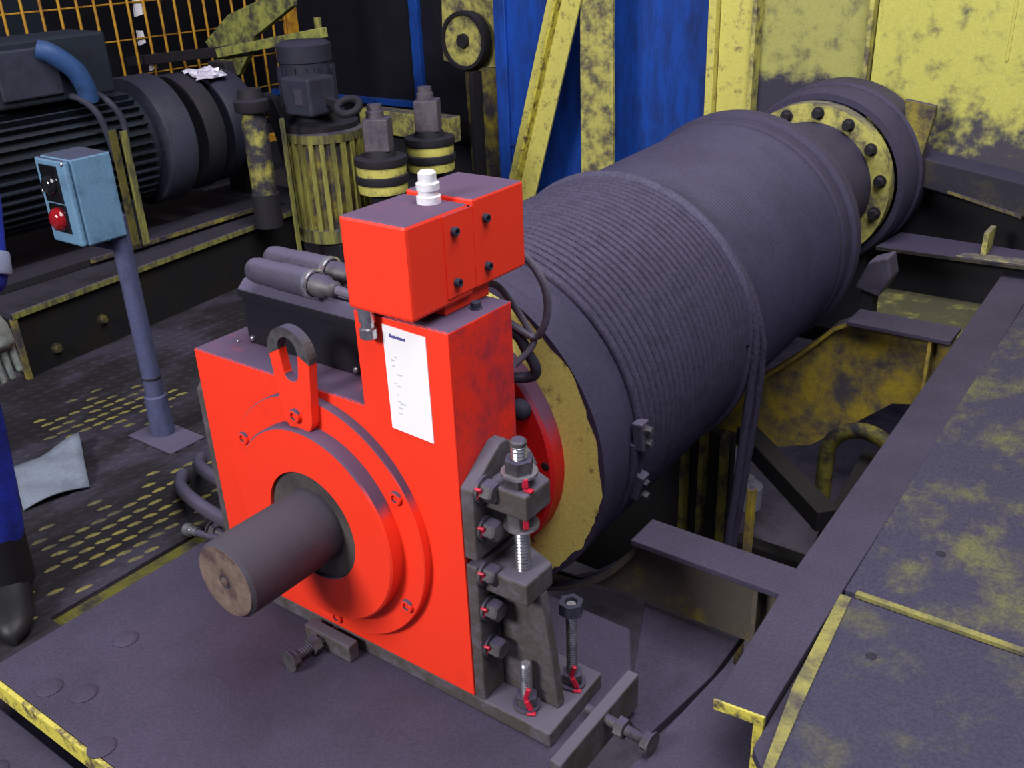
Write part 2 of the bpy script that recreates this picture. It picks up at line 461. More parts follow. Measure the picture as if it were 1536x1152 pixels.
# olive plate between the cross beams
olive_m = paint('filthy_olive_paint', (0.075, 0.072, 0.028), (0.30, 0.29, 0.05), 0.30, 7, 0.8, 0.15, sharp=0.10)
solo('olive_floor_plate', G().prism([(.40, 2.30), (.86, 2.30), (.86, 3.0), (.30, 3.0)], 2, .02, .05), olive_m,
     'filthy olive plate between the rear cross beam and the far beam', 'deck plate')

# ------------------------------------------------------------------ side beam and right deck
t = thing('side_beam', 'long dusty steel side beam running along the right of the drum', 'beam', (.9, 1.6, -.3))
g = G().prism([(.870, .15), (.972, .16), (.962, .60), (.93, 3.2), (.79, 3.2), (.845, .60)], 2, .178, .20)
part('top_flange', g, deck, t, .003)
part('web', G().prism([(.950, .165), (.968, .165), (.945, 3.2), (.925, 3.2)], 2, -.30, .178), beam, t, .002)
part('end_edge', G().prism([(.872, .144), (.970, .154), (.972, .160), (.870, .150)], 2, .1785, .2005), yel_bright, t, label='bare yellow front edge of the flange')
part('web_edge', G().box(.950, .969, .156, .165, -.28, .178), yel_bright, t, label='yellow front edge of the web')
part('bottom_flange', G().prism([(.86, .15), (.97, .15), (.93, 3.2), (.80, 3.2)], 2, -.32, -.30), beam, t)

t = thing('right_deck', 'broad dusty deck of two plates at the right edge, paint worn to yellow', 'deck plate', (1.3, .6, .1))
near_ = part('near_plate', G().prism([(1.022, -.35), (1.019, .06), (.992, .268), (.968, .607), (1.75, .607), (1.75, -.35)], 2, .17, .195), deckn, t, .002)
part('far_plate', G().prism([(.966, .61), (.945, 1.65), (.94, 3.0), (2.2, 3.0), (2.2, .61)], 2, .178, .206), deckr, t, .002)
part('seam_edge', G().box(.99, 1.75, .606, .622, .196, .2068), edge_y, t, .001, label='yellow worn edge of the farther plate')
part('border_strip', G().prism([(1.016, .04), (.982, .268), (.960, .60), (.985, .60), (1.012, .27), (1.034, .04)], 2, .188, .1985), edge_y, t, 0, label='worn yellow left border')
part('edge_fill', G().prism([(.974, .10), (1.02, .05), (.99, .27), (.966, .62), (.962, .62)], 2, .150, .172), deck, t)
inst('plate_hole_plug', 'plate_hole_plug', dome_bolt(.011, .003), dark, t, (1.105, .86, .206))
inst('plate_hole_plug', 'plate_hole_plug', dome_bolt(.011, .003), dark, t, (1.08, .44, .195))
g = G()
for i in range(45):
    x, y = random.uniform(.98, 1.7), random.uniform(-.1, 2.4)
    s_ = random.uniform(.001, .003)
    g.obox((x, y, .2068 if y > .611 else .1958), (s_, s_ * random.uniform(.7, 1.6), s_ * .6), (0, 0, random.random() * 3))
part('grit', g, nut_m, t, kind='stuff')

# ------------------------------------------------------------------ cross beams that cradle the drum
def cradle(y, yw, label, webmat, xr, cz, R, zb, xl, xtop, own=None):
    t = thing('cross_beam', label, 'beam', (.6, y, -.3))
    arc = []
    a1 = math.asin((cz - .182) / R); 
    x_top = xtop
    n = 14
    a_end = math.acos(max(-1, xl / R))
    arc = [(R * math.cos(a1 + (a_end - a1) * i / n), cz - R * math.sin(a1 + (a_end - a1) * i / n)) for i in range(n + 1)]
    if own: arc = own[0]; n = len(arc) - 1
    low = own[1] if own else [(arc[-1][0], arc[-1][1] - .10), (arc[-1][0] + .14, zb - .06), (.43, zb), (xr - .06, zb), (xr, zb)]
    pts = arc + low + [(xr, .182)]
    part('web', G().prism(pts, 1, y - .008, y + .010), webmat, t)
    part('top_flange', G().prism([(x_top, y - yw), (xr, y - yw), (xr, y + yw), (x_top, y + yw)], 2, .182, .1995), deck, t, .003)
    g = G()
    for i in range(n):
        (xa, za), (xb, zb_) = arc[i], arc[i + 1]
        g.add([(xa, y - yw * .55, za), (xb, y - yw * .55, zb_), (xb, y + yw * .55, zb_), (xa, y + yw * .55, za),
               (xa + .008, y - yw * .55, za - .012), (xb + .008, y - yw * .55, zb_ - .012), (xb + .008, y + yw * .55, zb_ - .012), (xa + .008, y + yw * .55, za - .012)],
              [(0, 1, 2, 3), (7, 6, 5, 4), (0, 4, 5, 1), (3, 2, 6, 7)], True)
    part('curved_lip', g, webmat, t)
    part('stiffener', G().box(xr - .075, xr - .062, y - yw * .9, y - .008, zb - .02, .182), webmat, t, .002)
    return t
cradle(.58, .055, 'front cross beam with a curved cut below the near end of the drum', beam_y, .86, .418, .530, -.008, -.15, .468)
cradle(2.24, .075, 'rear cross beam with a curved cut and patchy yellow web', web_y, .80, .472, .500, -.07, -.45, .435,
       ([(.437, .182), (.415, .172), (.377, .150), (.32, .085), (.25, .010), (.17, -.07), (.07, -.16), (-.03, -.29), (-.12, -.42)],
        [(-.14, -.52), (.10, -.47), (.33, -.385), (.46, -.27), (.62, -.12), (.80, -.08)]))
# far beam past the drum end
t = thing('far_beam', 'dark horizontal beam with a yellow worn top edge behind the drum end', 'beam', (.6, 3.0, .2))
part('top_flange', G().prism([(.30, 2.90), (.95, 2.93), (.95, 3.13), (.33, 3.16)], 2, .245, .262), beam, t, .002)
part('web', G().box(.33, .95, 3.02, 3.05, -.3, .245), dark, t)
part('worn_edge', G().prism([(.62, 2.93), (.95, 2.945), (.95, 3.03), (.64, 2.985)], 2, .2615, .2645), yel_worn, t, label='patch of yellow along the edge')
part('rib', G().box(.70, .72, 2.98, 3.10, .262, .36), yel_worn, t, label='short upright yellow rib')

# ================================================================== WINCH DRUM (turned slightly, own coordinates, axis along y)
Y = (0, 1, 0)
drum = thing('winch_drum', 'large horizontal winch drum covered in dark dust, yellow end face', 'winch drum', (.001, 0, .3987), rot=(math.atan(.0343), 0, .0049))
prof = [(.335, .452), (.436, .452), (.444, .462), (.444, .555), (.432, .56), (.432, 1.262)]
y = 1.285
while y < 2.02:
    prof += [(.436, y), (.4300, y + .006), (.4300, y + .009)]
    y += .0165
prof += [(.436, 2.03), (.432, 2.045), (.432, 2.06), (.440, 2.065), (.440, 2.13), (.456, 2.14), (.456, 2.19), (.445, 2.20), (.27, 2.20)]
part('shell', G().lathe(prof, (0, 0, 0), Y, 96), drum_m, drum)
part('end_face', G().lathe([(.20, .434), (.4445, .434), (.4465, .437), (.4465, .452), (.20, .452)], (0, 0, 0), Y, 96), yel_face, drum, label='yellow painted near end face')
vs, fs = [], []
for i in range(160):
    a = 2 * PI * i / 160
    ri = .4415 - .0075 * random.random() - .006 * (math.sin(7 * a) + math.sin(17 * a + 1)) * .5
    for (r, yy) in ((ri, .4335), (.449, .4330), (.4505, .436), (.4505, .470)):
        vs.append((r * math.cos(a), yy, r * math.sin(a)))
for i in range(160):
    j = (i + 1) % 160
    for k in range(3):
        fs.append((i * 4 + k, j * 4 + k, j * 4 + k + 1, i * 4 + k + 1))
part('dusty_rim', G().add(vs, fs), drum_m, drum, label='dust caked along the rim of the yellow face')
part('bolted_flange', G().lathe([(.16, .384), (.330, .384), (.338, .392), (.338, .434), (.16, .434)], (0, 0, 0), Y, 72), red_dk, drum, label='red flange bolted to the end face')
for i in range(8):
    a = math.radians(31 + 45 * i)
    inst('flange_bolt', 'flange_bolt', dome_bolt(.026, .030), ringm, drum, (.305 * math.cos(a), .384, .305 * math.sin(a)), (0, -1, 0))
for i in range(8):
    a = math.radians(3 + 45 * i)
    inst('threaded_hole', 'threaded_hole', dome_bolt(.011, .002), strut_m, drum, (.318 * math.cos(a), .384, .318 * math.sin(a)), (0, -1, 0))
part('neck', G().lathe([(.27, 2.19), (.27, 2.90)], (0, 0, 0), Y, 64), drum_m, drum)
part('neck_collar', G().lathe([(.285, 2.20), (.405, 2.20), (.405, 2.235), (.30, 2.30), (.285, 2.30)], (0, 0, 0), Y, 64), drum_m, drum)
part('bearing_plate', G().lathe([(.25, 2.88), (.345, 2.88), (.345, 2.95), (.25, 2.95)], (0, 0, 0), Y, 64), yel_worn, drum, label='yellow bolted ring at the far end')
for i in range(14):
    a = 2 * PI * i / 14 + .16
    inst('ring_bolt', 'ring_bolt', hex_bolt(.021, .034), dark, drum, (.308 * math.cos(a), 2.88, .308 * math.sin(a)), (0, -1, 0), spin=i)
# rope clamps by the near end
for (a, yy, tilt) in ((math.radians(4), .600, .3), (math.radians(-16), .615, 0.0)):
    c = Vector((.452 * math.cos(a), yy, .452 * math.sin(a)))
    g = G().obox(c, (.030, .036, .075), (0, -a, 0))
    cl = part('rope_clamp', g, plug, drum, .004)
    g = G()
    inst('clamp_screw', 'clamp_screw', hex_bolt(.010, .016), steel, cl, c + Vector((.014 * math.cos(a), 0, .014 * math.sin(a) + .018)), (math.cos(a), 0, math.sin(a)))
    inst('clamp_screw', 'clamp_screw', hex_bolt(.010, .016), steel, cl, c + Vector((.014 * math.cos(a), 0, .014 * math.sin(a) - .018)), (math.cos(a), 0, math.sin(a)))
# wire rope wound on it: one rope, its fall and the neighbouring fall
SL = .0343
def dw(p):   # drum coordinates -> world
    return drum.matrix_basis @ Vector(p)
drum_matrix = Matrix.Translation((.001, 0, .3987)) @ Euler((math.atan(SL), 0, .0049)).to_matrix().to_4x4()
pts = []
turns, y0, y1, R = 24, .590, 1.240, .4365
n = 280
for i in range(turns * n + 1):
    a = -2 * PI * i / n + 0.02
    pts.append(drum_matrix @ Vector((R * math.cos(a), y0 + (y1 - y0) * i / (turns * n), R * math.sin(a))))
t = thing('wire_rope', 'dusty wire rope wound in tight turns on the near half of the drum', 'rope', (0, .9, .3))
part('windings', G().tube(pts, .0139, 14, lobes=6, twist=46.0, depth=.22), rope_m, t)
g = G().lathe([(.436, 1.243), (.450, 1.246), (.459, 1.254), (.461, 1.263), (.458, 1.272), (.450, 1.279), (.436, 1.282)], (0, 0, 0), Y, 96)
g.v = [tuple(drum_matrix @ Vector(p)) for p in g.v]
part('last_turn', g, rope_top, t, label='last turn lying proud of the others')
def lead(y, r0, r1, a):      # the rope lying on the drum before it drops
    return [((r0 + (r1 - r0) * i / 6) * math.cos(math.radians(a * (1 - i / 6))), y, .442 + (r0 + (r1 - r0) * i / 6) * math.sin(math.radians(a * (1 - i / 6)))) for i in range(6)]
part('hanging_fall', G().tube(spline(lead(1.262, .436, .452, 50) + [(.453, 1.262, .44), (.452, 1.262, .38), (.448, 1.262, .30), (.430, 1.262, .0), (.40, 1.262, -.45), (.36, 1.262, -1.15)], 10), .0145, 10, 6, 42.0, .2), rope_m, t)
solo('second_rope', G().tube(spline(lead(1.300, .405, .452, 55) + [(.453, 1.308, .44), (.455, 1.312, .38), (.452, 1.313, .27), (.432, 1.310, -.02), (.40, 1.305, -.45), (.36, 1.30, -1.15)], 10), .0145, 10, 6, 42.0, .2), rope_m,
     'second rope hanging down just behind the rope end', 'rope')

# ================================================================== RED BRAKE HOUSING
AX = (0, 0, .398)
hs = thing('brake_housing', 'bright red steel housing around the drum shaft, dusty on top', 'brake housing', (0, .09, .07))
pts = [(-.399, .070), (.388, .070), (.388, .919), (.150, .919), (.150, .713), (-.399, .713)]
part('body', G().prism(pts, 1, 0, .187), red_d, hs, .003)
g = G().prism([(-.398, .071), (.387, .071), (.387, .918), (.151, .918), (.151, .712), (-.398, .712)], 1, -.0035, .001)
part('front_plate', g, red, hs, .002)
part('outer_flange', G().lathe([(.20, -.003), (.20, -.024), (.294, -.024), (.296, -.022), (.296, -.003)], AX, Y, 96), red, hs)
part('inner_flange', G().lathe([(.132, -.02), (.132, -.060), (.232, -.060), (.236, -.056), (.236, -.02)], AX, Y, 96), red, hs)
part('seal_ring', G().lathe([(.085, -.02), (.085, -.048), (.131, -.052), (.133, -.02)], AX, Y, 64), hub_m, hs, label='dark oily seal ring')
for k_, a in enumerate((30, 150, 210, 270, 330)):
    a = math.radians(a)
    inst('flange_screw', 'flange_screw', cap_bolt(.0155, .010), red, hs, (.272 * math.cos(a), -.022, .398 + .272 * math.sin(a)), (0, -1, 0))
# lifting eye
def stadium(cx, z0, z1, w0, w1, n=14):
    p = [(cx + w1 * math.cos(PI * i / n), z1 + w1 * math.sin(PI * i / n)) for i in range(n + 1)]
    p += [(cx + w0 * math.cos(PI + PI * i / n), z0 + w0 * math.sin(PI + PI * i / n)) for i in range(n + 1)]
    return p
out = stadium(-.010, .664, .800, .045, .061)
inn = stadium(-.010, .764, .812, .022, .029)
n_ = len(out)
vs, fs = [], []
for yy in (-.046, -.024):
    vs += [(x, yy, z) for x, z in out]; vs += [(x, yy, z) for x, z in inn]
for i in range(n_):
    j = (i + 1) % n_
    fs += [(i, j, n_ + j, n_ + i), (2 * n_ + i, 3 * n_ + i, 3 * n_ + j, 2 * n_ + j), (i, 2 * n_ + i, 2 * n_ + j, j), (n_ + i, n_ + j, 3 * n_ + j, 3 * n_ + i)]
eye = part('lifting_eye', G().add(vs, fs), red, hs, .002, label='red lifting eye with an oval hole, rim worn grey')
vs, fs = [], []
for i in range(19):
    a = math.radians(-8 + 196 * i / 18)
    for r in (.0286, .0614):
        cz_ = .812 if r < .05 else .800
        for yy in (-.0466, -.0235):
            vs.append((-.010 + r * math.cos(a), yy, cz_ + r * math.sin(a)))
for i in range(18):
    q = i * 4
    fs += [(q, q + 2, q + 6, q + 4), (q + 1, q + 5, q + 7, q + 3), (q + 2, q + 3, q + 7, q + 6), (q, q + 4, q + 5, q + 1)]
fs += [(0, 1, 3, 2), (72, 74, 75, 73)]
part('bare_rim', G().add(vs, fs), steel, eye, label='top of the eye worn to grey steel')
inst('eye_screw', 'flange_screw', cap_bolt(.0155, .010), red, eye, (-.012, -.046, .664), (0, -1, 0))
# label sheet with print
ls = part('label_sheet', G().prism([(.226, .684), (.333, .679), (.333, .900), (.226, .905)], 1, -.0055, -.0036), paper_m, hs, label='white printed label with a blue heading')
g = G()
x = .2425
for w, h in ((.0055, .009), (.0035, .006), (.004, .0065), (.003, .0075), (.0035, .006), (.0022, .009), (.0045, .0065), (.0045, .0065), (.004, .0065), (.003, .006), (.0032, .0075)):
    g.box(x, x + w * .82, -.0060, -.0054, .8815 - (x - .24) * .03, .8815 + h * .85 - (x - .24) * .03)
    x += w
part('heading_print', g, ink, ls)
g = G()
for (dx, dz, w) in ((.012, .062, .006), (.004, .070, .008), (.005, .082, .006), (.014, .098, .014), (.006, .118, .005), (.014, .123, .010), (.010, .142, .006), (.010, .156, .008), (.017, .160, .014), (.011, .170, .012), (.011, .182, .008)):
    g.box(.238 + dx, .238 + dx + w, -.0058, -.0054, .905 - dz - .002, .905 - dz + .001)
part('faint_print', g, ink2, ls)
inst('top_screw', 'top_screw', hex_bolt(.010, .014), ringm, hs, (.353, .121, .919))
inst('top_screw', 'top_screw', dome_bolt(.004, .006), zinc, hs, (-.335, .075, .713))
inst('top_screw', 'top_screw', dome_bolt(.004, .006), zinc, hs, (-.290, .125, .713))
part('left_bracket_plate', G().prism([(.0, .09), (.16, .09), (.16, .60), (.06, .67), (.0, .60)], 0, -.425, -.3995), bracket_m, hs, .003)

# drive shaft: turns inside the housing
sh = thing('drive_shaft', 'round steel shaft stub pointing forward out of the red housing', 'shaft', (0, -.15, .311))
part('stub', G().lathe([(.079, -.296), (.0865, -.288), (.0865, .38)], AX, Y, 64), shaft_m, sh)
part('end_disc', G().lathe([(.0001, -.2975), (.010, -.2975), (.0105, -.291), (.018, -.2965), (.060, -.2975), (.0795, -.2965), (.080, -.290)], AX, Y, 48), shaft_end, sh, label='brown rusty end face with a centre hole')

# ------------------------------------------------------------------ sensor box on the tower
sb = thing('sensor_box', 'red box with four screws sitting on top of the tall part of the red housing', 'sensor box', (.26, .12, .92))
part('front_shell', G().box(.182, .342, -.043, .132, .941, 1.118), red, sb, .007)
part('rear_shell', G().box(.181, .345, .138, .297, .951, 1.124), red, sb, .005)
part('seam_gasket', G().box(.186, .336, .128, .142, .955, 1.112), strut_m, sb)
part('cover_strip', G().box(.3415, .3445, .055, .137, .955, 1.112), red, sb, .001)
part('foot', G().box(.205, .331, .058, .192, .919, .955), red, sb, .003)
for (yy, zz) in ((.080, 1.079), (.080, .982), (.172, 1.081), (.172, .987)):
    inst('cover_screw', 'cover_screw', cap_bolt(.0085, .010), ringm, sb, (.3445, yy, zz), (1, 0, 0))
g = G().lathe([(.023, 0), (.023, .014), (.019, .016), (.019, .024), (.022, .026), (.022, .038), (.017, .040), (.017, .056), (.013, .060), (.0001, .060)], (.274, .100, 1.117), (0, 0, 1), 20)
part('breather_cap', g, nickel, sb, label='bright silver breather cap')
part('cable_gland', G().lathe([(.011, 0), (.017, .004), (.017, .022), (.0135, .025), (.0135, .034), (.016, .036), (.016, .066)], (.206, -.022, .876), (0, 0, 1), 20), zinc, sb, label='silver cable gland')
part('rear_gland', G().lathe([(.010, 0), (.014, .004), (.014, .03)], (.28, .225, .923), (0, 0, 1), 16), ringm, sb)

# ------------------------------------------------------------------ black terminal box and its plugs
tb = thing('terminal_box', 'black plastic terminal box with dusty lid on the red housing', 'terminal box', (-.12, .12, .7135))
part('case', G().box(-.312, .055, .088, .175, .7135, .835), black, tb, .006)
lid = G().prism([(.082, .826), (.178, .826), (.178, .858), (.165, .868), (.106, .866), (.084, .846)], 0, -.318, .062)
part('lid', lid, black, tb, .004)
part('lid_rim', G().box(-.25, .03, .117, .123, .8655, .872), black, tb, .002)
part('side_panel', G().box(.055, .115, .095, .165, .758, .800), plug, tb, .004)
for x in (-.296, .040):
    inst('case_screw', 'case_screw', dome_bolt(.007, .006), zinc, tb, (x, .088, .727), (0, -1, 0))
def plug_thing(y, z, x0, x1, label):
    t = thing('cable_plug', label, 'plug', ((x0 + x1) / 2, y, z - .032))
    part('shell', G().lathe([(.0001, 0), (.018, .002), (.026, .012), (.029, .03), (.029, .10), (.031, .105), (.031, .205), (.027, .21)], (x0, y, z), (1, 0, 0), 28), plug, t)
    part('backshell', G().lathe([(.025, .205), (.025, .24), (.018, .25), (.018, .268), (.012, .275)], (x0, y, z), (1, 0, 0), 24), steel, t)
    part('ring', G().lathe([(.0305, .196), (.033, .198), (.033, .208), (.0305, .21)], (x0, y, z), (1, 0, 0), 28), zinc, t)
    part('cord', G().tube(spline([(x0 + .27, y, z), (x0 + .33, y, z - .003), (x1, y + .005, z)], 6), .0105, 10), cable_m, t)
plug_thing(.088, .903, -.262, .19, 'grey cable plug lying nearest on the black terminal box')
plug_thing(.160, .906, -.285, .19, 'grey cable plug lying behind another plug on the black box')

# ------------------------------------------------------------------ cables between tower and drum
solo('grey_cable', G().tube(spline([(.30, .29, .96), (.318, .33, .955), (.348, .35, .90), (.352, .36, .84), (.338, .36, .79), (.312, .36, .765), (.27, .33, .80)], 10), .0085, 10), cable_m,
     'grey cable looping out behind the red sensor box', 'cable')
solo('thin_grey_cable', G().tube(spline([(.28, .225, .925), (.285, .28, .90), (.283, .34, .83), (.303, .36, .775), (.310, .36, .745), (.28, .33, .70)], 10), .0075, 10), cable_m,
     'thinner grey cable running down inside the grey loop', 'cable')
solo('black_hose', G().tube(spline([(.22, .25, .80), (.27, .34, .775), (.298, .36, .72), (.312, .365, .69), (.305, .365, .668), (.275, .35, .662), (.23, .28, .68)], 10), .0125, 12), cable_k,
     'black hose loop in front of the yellow drum face', 'hose')

# ------------------------------------------------------------------ base plate with its hold-down bolts
bp = thing('base_plate', 'flat steel base plate under the red housing with bolts at its right end', 'base plate', (.08, .1, .03))
part('plate', G().prism([(-.46, -.002), (.584, -.002), (.578, .212), (-.46, .212)], 2, .0305, .0695), bracket_m, bp, .004)
for (x, y, h, kind_) in ((.497, .040, .115, 0), (.540, .150, .215, 1)):
    g = G(); stud(g, (x, y, .0695), (x, y, .0695 + h), .0125)
    sd = part('stud', g, zinc, bp)
    inst('nut', 'stud_nut', nut(.024, .022), steel, sd, (x, y, .079), (0, 0, 1), .3)
    inst('washer', 'stud_washer', lambda g: g.lathe([(.013, 0), (.030, 0), (.030, .005), (.013, .005)], n=24, closed=True), steel, sd, (x, y, .071))
    g = G()
    g.obox((x + .010, y - .014, .112), (.010, .008, .040), (.1, .25, .5)); g.obox((x + .017, y - .017, .090), (.011, .008, .026), (0, -.4, .5)); g.obox((x + .024, y - .019, .073), (.020, .010, .005), (0, 0, .5))
    part('paint_mark', g, mark_red, sd, .002)
    if kind_:
        inst('nut', 'top_nut', nut(.027, .028), ringm, sd, (x, y, .0695 + h - .022), (0, 0, 1), .1)

# torque bracket, upper half bolted to the housing
ub = thing('upper_bracket', 'grey steel bracket bolted high on the right side of the red housing', 'bracket', (.45, .1, .43))
part('side_plate', G().prism([(-.004, .435), (.16, .435), (.16, .60), (.148, .632), (.110, .662), (.088, .662), (-.004, .598)], 0, .3885, .420), bracket_m, ub, .004)
part('lug', G().prism([(.420, .030), (.522, .030), (.522, .112), (.420, .150)], 2, .546, .603), bracket_m, ub, .005)
part('gusset', G().prism([(.420, .603), (.470, .603), (.455, .630), (.420, .655)], 1, .125, .145), bracket_m, ub, .004)
for (yy, zz) in ((.028, .590), (.030, .500)):
    b_ = inst('side_bolt', 'side_bolt', hex_bolt(.023, .034), steel, ub, (.420, yy, zz), (1, 0, 0), .4)
    part('paint_mark', G().obox((.427, yy - .0215, zz + .008), (.014, .006, .016), (.5, 0, .2)).obox((.424, yy - .022, zz - .004), (.008, .005, .012), (-.3, 0, 0)), mark_red, b_, .002)
lb = thing('lower_bracket', 'grey steel bracket with tapered gusset standing on the right end of the base plate', 'bracket', (.47, .1, .07))
part('side_plate', G().prism([(-.002, .0705), (.175, .0705), (.175, .418), (-.002, .418)], 0, .3885, .416), bracket_m, lb, .004)
part('block', G().prism([(.416, .020), (.522, .020), (.522, .112), (.416, .150)], 2, .350, .405), bracket_m, lb, .005)
part('gusset', G().prism([(.416, .0705), (.560, .0705), (.545, .20), (.522, .352), (.416, .352)], 1, .066, .092), bracket_m, lb, .004)
part('rib', G().prism([(.416, .0705), (.49, .0705), (.44, .30), (.416, .352)], 1, .135, .155), bracket_m, lb, .003)
for (yy, zz) in ((.026, .405), (.028, .315), (.030, .215)):
    b_ = inst('side_bolt', 'side_bolt', hex_bolt(.023, .034), steel, lb, (.416, yy, zz - .012), (1, 0, 0), .4)
    part('paint_mark', G().obox((.423, yy - .0215, zz - .004), (.014, .006, .016), (.5, 0, .2)).obox((.420, yy - .022, zz - .016), (.008, .005, .012), (-.3, 0, 0)), mark_red, b_, .002)
# stud joining the two brackets
st = thing('adjusting_stud', 'threaded stud with nuts joining the two grey brackets', 'stud', (.482, .072, .40))
g = G(); stud(g, (.482, .066, .40), (.482, .066, .690), .0165, .0075)
part('thread', g, zinc, st)
part('thread_tip', G().lathe([(.0165, 0), (.0165, .008), (.013, .012), (.0001, .012)], (.482, .066, .688), (0, 0, 1), 16), steel, st)
for zz in (.604, .632, .512):
    inst('nut', 'big_nut', nut(.029, .027 if zz > .6 else .027), steel, st, (.482, .066, zz), (0, 0, 1), .25)
inst('washer', 'big_washer', lambda g: g.lathe([(.017, 0), (.036, 0), (.036, .006), (.017, .006)], n=28, closed=True), zinc, st, (.482, .066, .6265))
inst('washer', 'big_washer', lambda g: g.lathe([(.017, 0), (.036, 0), (.036, .006), (.017, .006)], n=28, closed=True), zinc, st, (.482, .066, .508))
g = G().obox((.508, .048, .622), (.012, .012, .020), (0, 0, .6)); g.obox((.514, .050, .606), (.02, .012, .006)); g.obox((.508, .046, .53), (.012, .012, .02), (0, 0, .6))
part('paint_mark', g, mark_red, st, .002)

# jacking screws that line up the base plate
def jack(label, p0, p1, lug, mark=True):
    t = thing('jacking_screw', label, 'jacking screw', ((p0[0] + p1[0]) / 2, (p0[1] + p1[1]) / 2, .03))
    part('lug', G().box(*lug), bracket_m, t, .004)
    d = (Vector(p1) - Vector(p0)).normalized()
    g = G(); stud(g, p0, p1, .0125)
    part('thread', g, steel, t)
    inst('head', 'jack_head', hex_bolt(.021, .024), steel, t, Vector(p0) - d * .02, d, .3)
    inst('nut', 'jack_nut', nut(.023, .020), steel, t, Vector(p0) + d * .045, d, .2)
    return t
jack('jacking screw in front of the red housing, pointing at its bottom edge', (-.045, -.128, .056), (-.036, .0, .056), (-.095, .055, -.052, -.020, .0305, .078))
jack('jacking screw beyond the right end of the base plate', (.745, .105, .056), (.60, .115, .056), (.622, .650, -.06, .250, -.02, .074))
jack('jacking screw at the left end of the base plate', (-.62, .10, .062), (-.47, .10, .062), (-.525, -.497, .02, .17, .0305, .105))

# hoses at the left of the housing
for k_, (lab, dy) in enumerate((('flat grey hose curving out from the left side of the red housing, lower one', 0.0), ('flat grey hose curving out above the lower hose left of the housing', .075))):
    solo('drain_hose', G().tube(spline([(-.43, .06 + dy, .16 + dy * .9), (-.55, .08 + dy, .14 + dy * .9), (-.70, .11 + dy, .12 + dy * .6), (-.87, .17 + dy, .085 + dy * .5), (-.98, .25 + dy, .055 + dy * .3)], 8), .020, 12), plug, lab, 'hose')
t = thing('pipe_fitting', 'small shiny pipe fitting on the deck left of the red housing', 'fitting', (-.70, .075, .028))
part('body', G().lathe([(.012, 0), (.019, .004), (.019, .022), (.013, .026), (.013, .05)], (-.725, .07, .048), (1, .1, .1), 18), zinc, t)
part('tail', G().tube(spline([(-.68, .075, .05), (-.62, .08, .056), (-.55, .10, .058)], 6), .010, 10), plug, t)

# ================================================================== PUSH-BUTTON POST
pp = thing('push_button_post', 'blue-grey tubular post standing on the tread plate', 'post', (-1.31, .41, .028))
part('tube', G().cyl((-1.31, .41, .028), (-1.31, .41, .80), .030, n=28), pole_m, pp)
part('socket', G().lathe([(.040, 0), (.040, .02), (.037, .15), (.031, .155)], (-1.31, .41, .028), (0, 0, 1), 24), pole_m, pp)
part('band', G().lathe([(.0325, 0), (.0325, .006)], (-1.31, .41, .245), (0, 0, 1), 24), dark, pp)
part('foot_plate', G().box(-1.40, -1.16, .33, .47, .0285, .036), plug, pp, .003)
part('arm', G().bar((-1.32, .40, .70), (-1.36, .33, .735), .03, .02), pole_m, pp, .004)
bb = thing('button_box', 'pale blue control box with a black and a red button, on the post', 'control box', (-1.35, .34, .74))
part('case', G().box(-1.435, -1.272, .283, .415, .742, 1.004), box_m, bb, .006)
part('front_cover', G().box(-1.434, -1.273, .263, .281, .744, 1.002), box_m, bb, .007)
part('button_bezel', G().box(-1.408, -1.317, .257, .264, .872, .985), button_k, bb, .006)
part('button_bezel', G().box(-1.404, -1.313, .257, .264, .780, .868), button_k, bb, .006)
part('black_button', G().lathe([(.030, 0), (.030, .004), (.0285, .010), (.024, .0165), (.017, .0215), (.009, .0243), (.0001, .0252)], (-1.360, .258, .926), (0, -1, 0), 24), button_k, bb)
part('red_button', G().lathe([(.036, 0), (.036, .004), (.034, .011), (.0285, .0185), (.020, .0245), (.010, .0275), (.0001, .0285)], (-1.358, .258, .822), (0, -1, 0), 28), button_r, bb)
inst('cover_screw', 'cover_screw_small', dome_bolt(.006, .005), zinc, bb, (-1.283, .263, .993), (0, -1, 0))
inst('cover_screw', 'cover_screw_small', dome_bolt(.006, .005), zinc, bb, (-1.424, .263, .90), (0, -1, 0))

pipe_d = paint('dim_yellow_bolt', (0.10, 0.085, 0.02), SOOT, 0.4, 12, 0.7, 0.0)
# ================================================================== MOTOR PLINTH AND MOTOR
plinth_m = paint('plinth_top_steel', (0.030, 0.027, 0.042), (0.016, 0.014, 0.018), 0.45, 4, 0.8, 0.0)
skirt_m = paint('plinth_shaded_side', (0.0075, 0.0065, 0.0085), (0.012, 0.010, 0.006), 0.4, 5, 0.85, 0.0)  # plinth side near-black: its deep shade is put into the colour
pl = thing('motor_plinth', 'dark raised plinth with a worn yellow edge carrying the motor', 'plinth', (-2.9, 1.0, .028))
part('top_plate', G().prism([(-2.165, .40), (-2.33, 2.02), (-3.8, 2.02), (-3.8, -.2), (-2.7, .40)], 2, .276, .30), plinth_m, pl)
part('side_skirt', G().prism([(-2.18, .41), (-2.345, 2.01), (-3.79, 2.01), (-3.79, -.19), (-2.7, .41)], 2, .028, .276), skirt_m, pl)
part('edge_trim', G().prism([(-2.160, .40), (-2.325, 2.02), (-2.337, 2.02), (-2.172, .40)], 2, .280, .3025), yel_dim, pl, label='worn yellow edge')
part('corner_post', G().box(-2.185, -2.163, .395, .415, .028, .278), yel_dirty, pl, label='dirty yellow corner')
for (x, y, r) in ((-2.197, .78, .02), (-2.195, .55, .018)):
    inst('skirt_bolt', 'skirt_bolt', hex_bolt(.018, .02), pipe_d, pl, (-2.18 - (y - .41) * .103, y, .14 if y > .6 else .10), (1, .1, 0))
